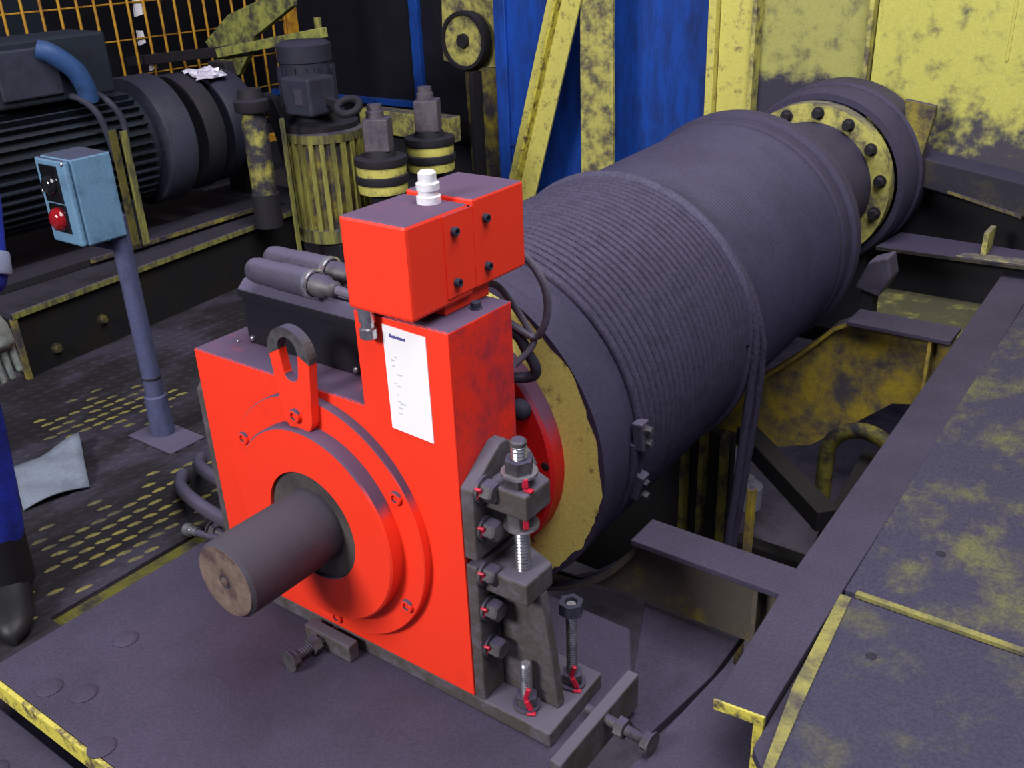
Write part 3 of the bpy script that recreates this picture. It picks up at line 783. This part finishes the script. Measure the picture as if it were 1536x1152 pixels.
rail = thing('motor_rail', 'dark steel rail on the plinth under the motor and brake', 'rail', (-2.7, 1.2, .30))
part('flange', G().prism([(-2.42, .45), (-2.46, 1.98), (-2.62, 1.98), (-2.60, .45)], 2, .3005, .335), dark, rail, .003)
part('edge', G().prism([(-2.412, .9), (-2.445, 1.98), (-2.455, 1.98), (-2.422, .9)], 2, .318, .337), yel_dirty, rail)

mo = thing('electric_motor', 'big dark finned electric motor at the upper left', 'motor', (-2.68, .9, .335))
MX, MZ = -2.68, .72
part('frame', G().lathe([(.0001, .02), (.20, .02), (.235, .06), (.235, 1.36), (.20, 1.40)], (MX, 0, MZ), Y, 48), motor_m, mo)
g = G()
for i in range(40):
    a = 2 * PI * i / 40
    if math.sin(a) > .93: continue
    c = Vector((MX + .248 * math.cos(a), .72, MZ + .248 * math.sin(a)))
    fin = G().obox(c, (.036, 1.22, .008), (0, -a, 0))
    part('cooling_fin', fin, motor_m, mo)
tbx = part('terminal_housing', G().box(-2.78, -2.50, .70, 1.24, .98, 1.23), motor_m, mo, .012)
part('terminal_cover', G().box(-2.505, -2.485, .74, 1.00, 1.01, 1.20), ringm, mo, .008)
part('cable_entry', G().tube(spline([(-2.50, .93, 1.19), (-2.47, .97, 1.17), (-2.45, 1.04, 1.10), (-2.45, 1.07, 1.03), (-2.46, 1.08, .97)], 8), .040, 16), motor_b, mo, label='blue cable entry elbow')
part('end_shield', G().lathe([(.20, 1.36), (.285, 1.38), (.292, 1.39), (.292, 1.52), (.275, 1.535), (.10, 1.54)], (MX, 0, MZ), Y, 64), ringm, mo, label='grey end shield ring')
for y in (.35, 1.15):
    part('foot', G().box(-2.86, -2.48, y - .08, y + .08, .336, .52), motor_m, mo, .01)
cp = thing('brake_coupling', 'dark round brake coupling between the motor and the brake', 'coupling', (-2.68, 1.75, .45))
part('hub', G().cyl((MX, 1.545, MZ), (MX, 2.1, MZ), .09, n=32), dark, cp)
part('disc', G().lathe([(.08, 1.60), (.265, 1.60), (.272, 1.61), (.272, 1.70), (.262, 1.71), (.08, 1.71)], (MX, 0, MZ), Y, 64), dark, cp)
part('brake_drum', G().lathe([(.08, 1.76), (.255, 1.76), (.262, 1.77), (.262, 1.93), (.255, 1.94), (.08, 1.94)], (MX, 0, MZ), Y, 64), thr_m, cp)
g = G()
n = 8
vs, fs = [], []
for i in range(n + 1):
    for j in range(5):
        a = math.radians(88 - 26 * i / n) + .03 * math.sin(j * 2.1 + i)
        r = .278 + .008 * math.sin(i * 2.3 + j * 1.9)
        vs.append((MX + .03 + r * math.cos(a), 1.68 + .17 * j / 4 + .01 * math.sin(i * 3), MZ + r * math.sin(a)))
for i in range(n):
    for j in range(4):
        q = i * 5 + j
        fs.append((q, q + 1, q + 6, q + 5))
fo = solo('foil_sheet', G().add(vs, fs), foil_m, 'crumpled shiny silver sheet on top of the dark coupling', 'foil')
sm = fo.modifiers.new('Solidify', 'SOLIDIFY'); sm.thickness = .003

# twin yellow straps in front of the motor
st_ = thing('yellow_straps', 'pair of narrow yellow uprights beside the control box, before the motor', 'strap', (-2.38, 1.14, .335))
part('strap', G().obox((-2.38, 1.105, .60), (.012, .034, .50)), pipe_d, st_, .002)
part('strap', G().obox((-2.38, 1.155, .59), (.012, .034, .50)), yel_dim, st_, .002)

for k_, (lab, dy) in enumerate((('grey conduit bending down over the motor fins, nearer the control box', 0), ('grey conduit bending down over the motor fins, nearer the end ring', .09))):
    solo('conduit', G().tube(spline([(-2.56, 1.02 + dy, .995), (-2.46, 1.04 + dy, .985), (-2.41, 1.07 + dy, .93), (-2.40, 1.09 + dy, .85), (-2.40, 1.11 + dy * .6, .72)], 8), .014, 10), ringm, lab, 'conduit')
solo('thin_upright', G().box(-2.137, -2.125, 1.80, 1.822, .0285, .80), yel_dim, 'thin yellow upright strip between the post and the ribbed cylinder', 'strip', .002)
# ------------------------------------------------------------------ brake frame with its lever
lever_y = paint('lever_worn_yellow', (0.30, 0.31, 0.07), (0.05, 0.05, 0.04), 0.45, 12, 0.75, 0.5, sharp=0.14)
bf = thing('drum_brake', 'dirty yellow brake lever and dark upright arms behind the coupling', 'brake', (-2.8, 2.25, .03))
part('lever', G().prism([(-3.363, 1.034), (-3.133, 1.179), (-2.602, 1.330), (-2.606, 1.230), (-2.938, 1.071), (-3.02, .96), (-3.115, .865), (-3.262, .902)], 1, 2.38, 2.42), lever_y, bf, .004)
part('tie_bar', G().bar((-4.10, 2.36, .90), (-2.95, 2.36, 1.015), .05, .055), dark, bf, .004)
part('yellow_link', G().bar((-3.2, 2.34, .985), (-2.345, 2.34, 1.115), .045, .05), lever_y, bf, .004)
part('pin', G().cyl((-2.385, 2.34, 1.02), (-2.385, 2.34, 1.185), .018, n=16), yel_dim, bf)
part('brake_arm', G().prism([(-2.98, .30), (-2.84, .30), (-2.80, .70), (-2.86, .98), (-3.0, .98), (-2.96, .70)], 1, 2.10, 2.16), dark, bf, .006)
part('brake_arm', G().prism([(-2.48, .30), (-2.36, .30), (-2.42, .62), (-2.52, .82), (-2.62, .84), (-2.54, .62)], 1, 2.10, 2.16), dark, bf, .006)
part('base', G().box(-3.1, -2.37, 2.03, 2.30, .0285, .30), dark, bf, .006)
part('spindle', G().cyl((-2.52, 2.22, .82), (-2.48, 2.22, 1.02), .016, n=14), yel_dim, bf)

post_y = paint('post_worn_yellow', (0.33, 0.30, 0.06), (0.026, 0.024, 0.034), 0.56, 6, 0.7, 0.4, sharp=0.10)
ps = thing('hinge_post', 'upright post with patchy yellow paint left of the ribbed cylinder', 'post', (-2.20, 1.72, .30))
part('column', G().lathe([(.058, 0), (.058, .50), (.050, .52), (.050, .60)], (-2.215, 1.72, .301), (0, 0, 1), 28), post_y, ps)
part('cap', G().lathe([(.075, 0), (.08, .01), (.08, .05), (.06, .06), (.05, .10), (.0001, .10)], (-2.215, 1.72, .84), (0, 0, 1), 24), dark, ps)
part('collar', G().lathe([(.066, 0), (.066, .16)], (-2.215, 1.72, .301), (0, 0, 1), 24), dark, ps)

# thruster: ribbed yellow cylinder with a dark motor on top
rib_y = paint('rib_yellow', (0.30, 0.28, 0.06), (0.10, 0.095, 0.035), 0.42, 8, 0.7, 0.6, streak=(3, 3, .5), sharp=0.16)
th = thing('brake_thruster', 'upright ribbed yellow cylinder with a dark motor block on top', 'thruster', (-2.13, 2.08, .03))
TX, TY = -2.17, 2.10
part('pedestal', G().box(-2.30, -2.02, 1.98, 2.24, .0285, .165), dark, th, .01)
part('body', G().lathe([(.165, .17), (.172, .18), (.172, .69), (.16, .70)], (TX, TY, 0), (0, 0, 1), 48), yel_dirty, th)
part('bottom_band', G().lathe([(.16, .165), (.19, .17), (.19, .235), (.165, .24)], (TX, TY, 0), (0, 0, 1), 48), yel_dim, th)
part('top_band', G().lathe([(.165, .655), (.19, .66), (.19, .70), (.15, .715)], (TX, TY, 0), (0, 0, 1), 48), yel_dim, th)
for i in range(22):
    a = 2 * PI * i / 22
    c = (TX + .177 * math.cos(a), TY + .177 * math.sin(a), .447)
    part('rib', G().obox(c, (.026, .022, .424), (0, 0, a)), rib_y, th)
part('motor_flange', G().lathe([(.15, 0), (.185, .005), (.185, .03), (.14, .05), (.12, .09)], (TX - .02, TY, .705), (0, 0, 1), 40), dark, th)
part('motor_block', G().lathe([(.10, 0), (.125, .01), (.125, .22), (.130, .225), (.130, .30), (.11, .315), (.0001, .318)], (TX - .075, TY, .79), (0, 0, 1), 32), thr_m, th)
for i in range(16):
    a = 2 * PI * i / 16
    part('motor_fin', G().obox((TX - .075 + .128 * math.cos(a), TY + .128 * math.sin(a), .90), (.02, .010, .19), (0, 0, a)), thr_m, th)
part('junction_box', G().box(TX - .02, TX + .17, TY - .22, TY - .05, .80, .97), ringm, th, .012)
part('box_label', G().box(TX + .07, TX + .12, TY - .2225, TY - .2195, .85, .92), plug, th)
part('eye_ring', G().lathe([(.052 + .018 * math.cos(2 * PI * i / 10), .018 * math.sin(2 * PI * i / 10)) for i in range(10)], (TX + .31, TY - .12, .845), (.25, -.55, 1), 24, closed=True), dark, th)
part('eye_arm', G().bar((TX + .16, TY - .11, .86), (TX + .26, TY - .12, .85), .03, .03), dark, th)

# stacked bearing blocks: yellow-edged discs with a grey block on top
def disc_stack(cx, cy, z0, R_, label):
    t = thing('disc_stack', label, 'disc stack', (cx, cy, .03), group='disc stacks with grey blocks')
    part('stand', G().lathe([(R_ * .9, 0), (R_ * .55, .03), (R_ * .5, z0 - .03)], (cx, cy, .0285), (0, 0, 1), 28), dark, t)
    z = z0
    for k in range(2):
        part('yellow_disc', G().lathe([(R_ * .5, 0), (R_ * .93, .0), (R_ * .95, .015), (R_ * .95, .040), (R_ * .88, .05), (R_ * .5, .05)], (cx, cy, z), (0, 0, 1), 40), yel, t, label='disc with a yellow rim')
        z += .046
        part('dark_disc', G().lathe([(R_ * .5, 0), (R_, .0), (R_ * 1.02, .012), (R_, .034), (R_ * .9, .038), (R_ * .5, .038)], (cx, cy, z), (0, 0, 1), 40), dark, t)
        z += .038
    part('hub', G().lathe([(R_ * .62, 0), (R_ * .55, .03), (R_ * .45, .035)], (cx, cy, z - .002), (0, 0, 1), 32), dark, t)
    z += .03
    part('block', G().obox((cx, cy, z + .072), (.118, .118, .15), (0, 0, .55)), nut_m, t, .006, label='square grey block')
    inst('stud_end', 'stack_stud', lambda g: g.lathe([(.042, 0), (.042, .03), (.035, .035), (.035, .06), (.0001, .062)], n=18), nut_m, t, (cx - .01, cy, z + .146))
disc_stack(-1.805, 2.10, .435, .125, 'stack of yellow-rimmed discs under a grey block, right of the ribbed cylinder')
disc_stack(-1.815, 2.47, .46, .125, 'stack of yellow-rimmed discs under a grey block, nearest to the blue cladding')

# ================================================================== BACKGROUND LEFT
# mesh fence
fe = thing('mesh_fence', 'orange-yellow wire mesh guard fence at the top left', 'fence', (-3.9, 2.0, .0))
y = .60
def wire(g): g.lathe([(.0075, 0), (.0075, 1.0)], n=6)
while y < 3.45:
    o = inst('upright_wire', 'fence_upright', lambda g: g.lathe([(.0085, 0), (.0085, 1.45)], n=6), fence_m, fe, (-3.9, y, .32))
    y += .1055
for k in range(7):
    inst('cross_wire', 'fence_cross', lambda g: g.lathe([(.0055, 0), (.0055, 2.95)], n=6), fence_m, fe, (-3.915, .55, .44 + .2 * k), (0, 1, 0))
part('end_post', G().box(-3.94, -3.87, 3.46, 3.54, .0275, 1.8), fence_m, fe, .005)
part('bottom_rail', G().box(-3.93, -3.88, .55, 3.46, .28, .33), fence_m, fe, .004)
# cabinet with blue frame
cb = thing('dark_cabinet', 'large dark sheet-metal cabinet with a blue frame behind the machinery', 'cabinet', (-4.0, 5.0, .0))
part('panel', G().box(-5.6, -2.9, 4.62, 5.3, .20, 2.3), dark_panel, cb)
part('frame_upright', G().box(-3.80, -3.715, 4.575, 4.62, .30, 2.3), blue_fr, cb, .004)
part('frame_rail', G().box(-5.5, -3.80, 4.575, 4.62, .285, .335), blue_fr, cb, .004)
part('plinth', G().box(-5.6, -2.9, 4.66, 5.2, .0285, .20), strut_m, cb)
# bits behind the fence
for (y, z, w, h, lab) in ((2.34, 1.16, .07, .10, 'pale pinkish tag on the mesh fence, topmost of three'), (2.33, 1.00, .045, .08, 'small white tag on the mesh fence between two other tags'), (2.37, .85, .05, .05, 'small pale tag lowest on the mesh fence')):
    solo('fence_tag', G().prism([(y, z), (y + w, z + .012), (y + w * .9, z + h), (y + w * .1, z + h * 1.06)], 0, -3.935, -3.9205), white_p, lab, 'tag')
solo('grey_locker', G().box(-6.2, -5.65, 2.2, 2.75, -1.2, 1.6), motor_m, 'dull grey-blue locker standing behind the fence', 'locker', .01)
# sheave with housing
sv = thing('rope_sheave', 'dirty yellow wheel in a yellow bracket beside the blue cladding', 'sheave', (-2.55, 3.75, .05))
part('back_plate', G().prism([(-2.83, .78), (-2.34, .72), (-2.34, 1.30), (-2.80, 1.30)], 1, 3.80, 3.83), yel_worn, sv, .004)
part('rim', G().lathe([(.150, -.03), (.172, -.03), (.178, 0), (.172, .05), (.150, .05)], (-2.56, 3.71, .922), Y, 48, closed=True), dark, sv)
part('web_disc', G().lathe([(.0001, -.012), (.152, -.012), (.152, .03), (.0001, .03)], (-2.56, 3.71, .922), Y, 48), yel_worn, sv)
part('hub', G().lathe([(.0001, -.04), (.04, -.04), (.045, .0), (.045, .03)], (-2.56, 3.71, .922), Y, 24), dark, sv)
part('stand', G().prism([(-2.60, .0285), (-2.35, .0285), (-2.37, .76), (-2.62, .76)], 1, 3.76, 3.79), yel_dirty, sv, .004)
part('stand_rib', G().box(-2.51, -2.48, 3.66, 3.76, .0285, .74), dark, sv, .003)
solo('low_yellow_beam', G().prism([(-3.32, .498), (-2.545, .485), (-2.549, .325), (-3.32, .350)], 1, 3.48, 3.60), yel_worn, 'short dirty yellow beam low behind the grey blocks', 'beam', .005)

# ================================================================== BACKGROUND MIDDLE: blue cladding, braces, column
bl = thing('blue_cladding', 'bright blue sheet-metal cladding behind the drum', 'cladding', (-1.5, 3.65, .03))
part('sheet', G().box(-2.16, -.66, 3.62, 3.66, .0285, 2.4), blue, bl)
part('left_return', G().box(-2.245, -2.16, 3.595, 3.66, .0285, 2.4), blue, bl, .006)
part('rail', G().box(-2.24, -1.9, 3.605, 3.622, .33, .345), blue_fr, bl)
br = thing('diagonal_brace', 'yellow angle-iron brace leaning against the blue cladding', 'brace', (-1.85, 3.3, .03))
d0, d1 = Vector((-1.89, 3.3, .07)), Vector((-1.30, 3.3, 2.0))
dv = (d1 - d0).normalized()
part('wide_leg', G().bar(d0, d1, .20, .014, (0, 1, 0)), yel, br, .002)
sd = dv.cross(Vector((0, 1, 0)))
part('standing_leg', G().bar(d0 - sd * .0 + Vector((-.02, -.03, 0)), d1 + Vector((-.02, -.03, 0)), .016, .06, (0, 1, 0)), yel_bright, br, .002)
solo('upright_flat_bar', G().prism([(-1.462, .0285), (-1.262, .0285), (-1.258, .60), (-1.266, 1.0), (-1.256, 2.0), (-1.455, 2.0), (-1.464, .9)], 1, 3.32, 3.345), yel_worn,
     'upright flat yellow bar beside the leaning brace', 'bar', .003)
cl = thing('steel_column', 'upright yellow channel column between the blue cladding and the gearbox', 'column', (-.6, 3.3, .03))
part('web', G().box(-.66, -.49, 3.30, 3.32, .0285, 2.4), yel, cl, .003)
part('flange', G().box(-.705, -.665, 3.26, 3.35, .0285, 2.4), yel, cl, .003)
part('flange', G().box(-.49, -.468, 3.27, 3.35, .0285, 2.4), yel_worn, cl, .003)

# ================================================================== GEARBOX AND BEARING AT THE FAR END
ledge_m = paint('dark_ledge', (0.024, 0.022, 0.034), (0.05, 0.046, 0.03), 0.3, 8, 0.75, 0.8, dustcol=(0.045, 0.042, 0.078))
gb = thing('gearbox_housing', 'large dirty yellow gearbox housing at the upper right', 'gearbox', (.4, 3.6, .0))
wallm = paint('gearbox_yellow', (0.52, 0.50, 0.11), (0.060, 0.055, 0.072), 0.22, 9.0, 0.6, 0.5, sharp=0.13, grain=0.08, soot=(.45, .90, .36))
wallo = paint('gearbox_olive_yellow', (0.38, 0.37, 0.11), (0.042, 0.038, 0.062), 0.24, 8.0, 0.65, 0.5, sharp=0.14, grain=0.08, soot=(.66, .98, .48))
part('left_panel', G().box(-.52, .030, 3.36, 3.42, .40, 2.4), wallo, gb, .004)
part('right_panel', G().box(.062, 2.2, 3.34, 3.42, .40, 2.4), wallm, gb, .004)
part('seam_rib', G().box(.036, .056, 3.29, 3.42, .80, 2.4), yel_worn, gb, .003)
part('side_ridge', G().box(.60, .612, 3.334, 3.342, .98, 2.4), wallm, gb, .003)
part('ledge', G().prism([(.34, .600), (.80, .528), (2.0, .36), (2.0, .22), (.80, .392), (.36, .475)], 1, 3.16, 3.335), ledge_m, gb, .006)
part('ledge_edge', G().prism([(.50, .470), (.80, .402), (.80, .388), (.50, .458)], 1, 3.15, 3.162), yel_dirty, gb)
part('under_panel', G().box(-.46, 2.2, 3.30, 3.335, -.4, .42), dark, gb)
bh = thing('bearing_housing', 'dark round bearing housing around the far end of the drum', 'bearing housing', (0, 3.05, .1))
bz = .3987 + .0343 * 3.0
part('housing_ring', G().lathe([(.346, -.11), (.372, -.11), (.382, -.095), (.382, .20), (.346, .20)], (0, 3.05, bz), Y, 72, closed=True), drum_m, bh)
part('gusset', G().prism([(.33, .50), (.362, .50), (.41, .78), (.41, .82), (.28, .84)], 1, 3.12, 3.15), yel_dirty, bh, .003)
part('top_hood', G().lathe([(.383, .06), (.396, .07), (.396, .20), (.383, .20)], (0, 3.05, bz), Y, 48, closed=True), drum_m, bh)
part('foot', G().box(-.34, .24, 3.0, 3.15, -.2, .20), dark, bh, .01)

# rope keeper block near the drum end
kb = thing('keeper_block', 'dark bracket jutting out beside the far rim of the drum', 'bracket', (.52, 2.35, .05))
part('block', G().prism([(.40, .27), (.49, .25), (.53, .33), (.51, .41), (.44, .38)], 1, 2.33, 2.43), plug, kb, .008)
part('stalk', G().box(.42, .47, 2.34, 2.42, .052, .27), dark, kb, .006)

# ================================================================== UNDER THE DRUM
pipe_y = paint('dull_yellow_pipe', (0.16, 0.14, 0.02), SOOT, 0.45, 10, 0.7, 0.0)
pf = thing('pit_steelwork', 'black steel frame with dull yellow uprights in the dark pit under the drum', 'frame', (0, 1.9, -1.2))
part('plate', G().box(-.9, .10, 1.98, 2.02, -1.2, -.30), strut_m, pf)
for x in (-.10, -.02, .07):
    part('upright', G().box(x, x + .022, 1.93, 1.98, -1.2, -.28), pipe_y, pf, .003)
part('sill', G().box(.26, .75, 1.60, 1.66, -.66, -.50), strut_m, pf)
solo('pit_strut', G().bar((.20, 1.86, -.20), (.66, 1.46, -.20), .075, .075), strut_m, 'black diagonal strut in the pit below the drum', 'strut', .004)
solo('pit_strut', G().bar((.60, 2.1, -.30), (.70, 1.0, -.30), .05, .07), strut_m, 'black strut running along under the side beam', 'strut', .004)
solo('yellow_stanchion', G().box(.414, .438, 1.38, 1.41, -1.2, -.12), web_y, 'narrow dull yellow upright in the pit beside the hanging ropes', 'upright', .003)
yp = [(.60 + .13 * math.cos(a), 2.0, -.27 + .13 * math.sin(a)) for a in [math.radians(180 - 10 * i) for i in range(16)]]
solo('bent_pipe', G().tube([(.47, 2.0, -.6)] + yp, .030, 14), pipe_y, 'bent yellow pipe under the rear cross beam', 'pipe')
wj = thing('white_canister', 'small white canister down in the pit behind the ropes', 'canister', (-.06, 2.70, -1.2))
part('body', G().lathe([(.065, 0), (.075, .01), (.075, .13), (.045, .15)], (-.17, 2.86, -1.2), (0, 0, 1), 24), white_p, wj)
part('cap', G().lathe([(.03, 0), (.03, .03), (.0001, .031)], (-.17, 2.86, -1.05), (0, 0, 1), 16), white_p, wj)

# ================================================================== RAG AND WORKER
g = G()
vs, fs = [], []
nx, ny = 10, 8
for i in range(nx + 1):
    for j in range(ny + 1):
        u, v = i / nx, j / ny
        a = Vector((-1.25, -.13)); b_ = Vector((-1.50, -.02)); c = Vector((-1.50, .215)); d = Vector((-1.20, .06))
        p = (a * (1 - u) + b_ * u) * (1 - v) + (d * (1 - u) + c * u) * v
        vs.append((p.x, p.y, .036 + .018 * abs(math.sin(5 * u + 3 * v)) + .02 * u * v))
for i in range(nx):
    for j in range(ny):
        q = i * (ny + 1) + j
        fs.append((q, q + 1, q + ny + 2, q + ny + 1))
rg = solo('rag', G().add(vs, fs, True), rag_m, 'pale grey rag lying on the tread plate beside the worker', 'rag')
sm = rg.modifiers.new('Solidify', 'SOLIDIFY'); sm.thickness = .006

def skinned(name, joints, edges, mat, parent, root=0, sub=2):
    me = bpy.data.meshes.new(name)
    off = ORG[parent.name]
    me.from_pydata([tuple(j[0][k] - off[k] for k in range(3)) for j in joints], edges, [])
    o = bpy.data.objects.new(name, me)
    COL.objects.link(o)
    o.parent = parent
    ORG[o.name] = off
    sk = o.modifiers.new('Skin', 'SKIN')
    sk.use_smooth_shade = True
    if not me.skin_vertices:
        bm = bmesh.new(); bm.from_mesh(me); bm.verts.layers.skin.verify(); bm.to_mesh(me); bm.free()
    for i, j in enumerate(joints):
        r = j[1] if isinstance(j[1], tuple) else (j[1], j[1])
        me.skin_vertices[0].data[i].radius = r
        me.skin_vertices[0].data[i].use_root = (i == root)
    ss = o.modifiers.new('Subdivision', 'SUBSURF'); ss.levels = sub; ss.render_levels = sub
    me.materials.append(mat)
    return o
wk = thing('person', 'worker in blue overalls with reflective stripe, standing at the left edge', 'person', (-.86, -.40, .03))
hx, hy = -.885, -.425          # under the pelvis
# one continuous body in overalls: pelvis 0, chest, shoulders, arms, legs
J = [((hx, hy, .93), (.135, .105)), ((hx, hy, 1.10), (.125, .10)), ((hx + .03, hy - .01, 1.30), (.15, .11)), ((hx + .05, hy - .01, 1.44), (.12, .09)), ((hx + .06, hy - .01, 1.50), .060),
     ((hx + .11, hy + .14, 1.42), .070), ((hx + .15, hy + .19, 1.12), .056), ((hx + .235, hy + .115, .885), .046),
     ((hx + .0, hy - .20, 1.42), .070), ((hx - .06, hy - .27, 1.16), .056), ((hx + .0, hy - .27, .93), .046),
     ((hx + .02, hy + .085, .86), .092), ((hx + .055, hy + .075, .52), .074), ((hx + .035, hy + .06, .17), .062),
     ((hx - .04, hy - .09, .86), .092), ((hx - .10, hy - .12, .50), .070), ((hx - .15, hy - .12, .16), .060)]
E_ = [(0, 1), (1, 2), (2, 3), (3, 4), (3, 5), (5, 6), (6, 7), (3, 8), (8, 9), (9, 10), (0, 11), (11, 12), (12, 13), (0, 14), (14, 15), (15, 16)]
skinned('body', J, E_, cloth, wk)
# head
hc = Vector((hx + .085, hy - .01, 1.665))
hd = G()
n1, n2 = 20, 16
vs, fs = [], []
for i in range(n2 + 1):
    th_ = PI * i / n2
    for k in range(n1):
        ph = 2 * PI * k / n1
        d = Vector((math.sin(th_) * math.cos(ph), math.sin(th_) * math.sin(ph), math.cos(th_)))
        p = Vector((d.x * .095, d.y * .076, d.z * .120))
        if d.z < -.2: p.x += .012; p.y *= .86
        nose = math.exp(-((ph if ph < PI else ph - 2 * PI) ** 2) / .03 - (d.z + .08) ** 2 / .02)
        p.x += .024 * nose
        vs.append(hc + p)
for i in range(n2):
    for k in range(n1):
        k2 = (k + 1) % n1
        fs.append((i * n1 + k, i * n1 + k2, (i + 1) * n1 + k2, (i + 1) * n1 + k))
hd.add(vs, fs, True)
head = part('head', hd, skin_m, wk)
part('neck', G().cyl((hx + .06, hy - .01, 1.47), (hx + .08, hy - .01, 1.60), .055, n=20), skin_m, wk)
part('hair', G().lathe([(.0001, .126), (.06, .112), (.088, .07), (.094, .02), (.086, -.02)], hc - Vector((.012, 0, 0)), (-.15, 0, 1), 24), hair_m, head)
for s_ in (-1, 1):
    part('eye', G().lathe([(.0001, .006), (.010, .002), (.011, -.004)], hc + Vector((.088, s_ * .031, .012)), (1, s_ * .25, 0), 12), white_p, head)
    part('ear', G().obox(hc + Vector((-.005, s_ * .079, -.005)), (.035, .014, .06)), skin_m, head, .006)
part('mouth', G().obox(hc + Vector((.096, 0, -.062)), (.010, .040, .008)), mark_red, head, .002)
# gloved hands: palm and five separate fingers each
def hand(w, f, side, label=None):
    w, f = Vector(w), Vector(f).normalized()
    s = Vector((0, 1, 0)); s = (s - f * s.dot(f)).normalized(); u = f.cross(s)
    JJ = [(w, .028), (w + f * .045, (.040, .022)), (w + f * .085, (.042, .018))]
    EE = [(0, 1), (1, 2)]
    for k, (o_, L_) in enumerate(((-.030, .070), (-.010, .080), (.010, .075), (.029, .060))):
        b0 = len(JJ)
        base = w + f * .085 + s * o_
        JJ += [(base, .0105), (base + f * L_ * .5 + u * .008, .0095), (base + f * L_ * .95 + u * .026, .0085)]
        EE += [(2, b0), (b0, b0 + 1), (b0 + 1, b0 + 2)]
    b0 = len(JJ)
    JJ += [(w + f * .035 - s * .036, .013), (w + f * .070 - s * .056 + u * .012, .011), (w + f * .095 - s * .058 + u * .026, .0095)]
    EE += [(1, b0), (b0, b0 + 1), (b0 + 1, b0 + 2)]
    return skinned('gloved_hand', [(tuple(p), r) for p, r in JJ], EE, glove_m, wk, 0, 1)
hand((hx + .24, hy + .107, .862), (.20, -.16, -1), 1)
hand((hx + .002, hy - .27, .91), (.1, 0, -1), -1)
part('cuff_stripe', G().lathe([(.052, 0), (.054, .005), (.054, .045), (.052, .05)], (hx + .203, hy + .142, .975), (.34, -.3, -1), 24), reflect, wk, label='pale reflective stripe on the sleeve')
for (x, y) in ((hx + .035, hy + .06), (hx - .15, hy - .12)):
    g = G()
    vs, fs = [], []
    sec = [(-.10, .036, .10), (-.06, .044, .12), (0, .046, .12), (.06, .046, .085), (.12, .050, .068), (.165, .042, .056), (.188, .026, .044), (.200, .006, .026)]
    dirv = Vector((.86, -.51, 0)); sv_ = Vector((.51, .86, 0))
    for (t_, w_, h_) in sec:
        c = Vector((x, y, .0285)) + dirv * t_
        for k in range(12):
            a = 2 * PI * k / 12
            vs.append(c + sv_ * (w_ * math.cos(a)) + Vector((0, 0, max(0, h_ * (.5 + .5 * math.sin(a)) if math.sin(a) > -.6 else 0))))
    for i in range(len(sec) - 1):
        for k in range(12):
            k2 = (k + 1) % 12
            fs.append((i * 12 + k, i * 12 + k2, (i + 1) * 12 + k2, (i + 1) * 12 + k))
    fs += [tuple(range(12)), tuple(range((len(sec) - 1) * 12, len(sec) * 12))]
    g.add(vs, fs, True)
    g.cyl((x, y, .09), (x, y, .24), .056, .062, 20)
    part('boot', g, boot_m, wk)
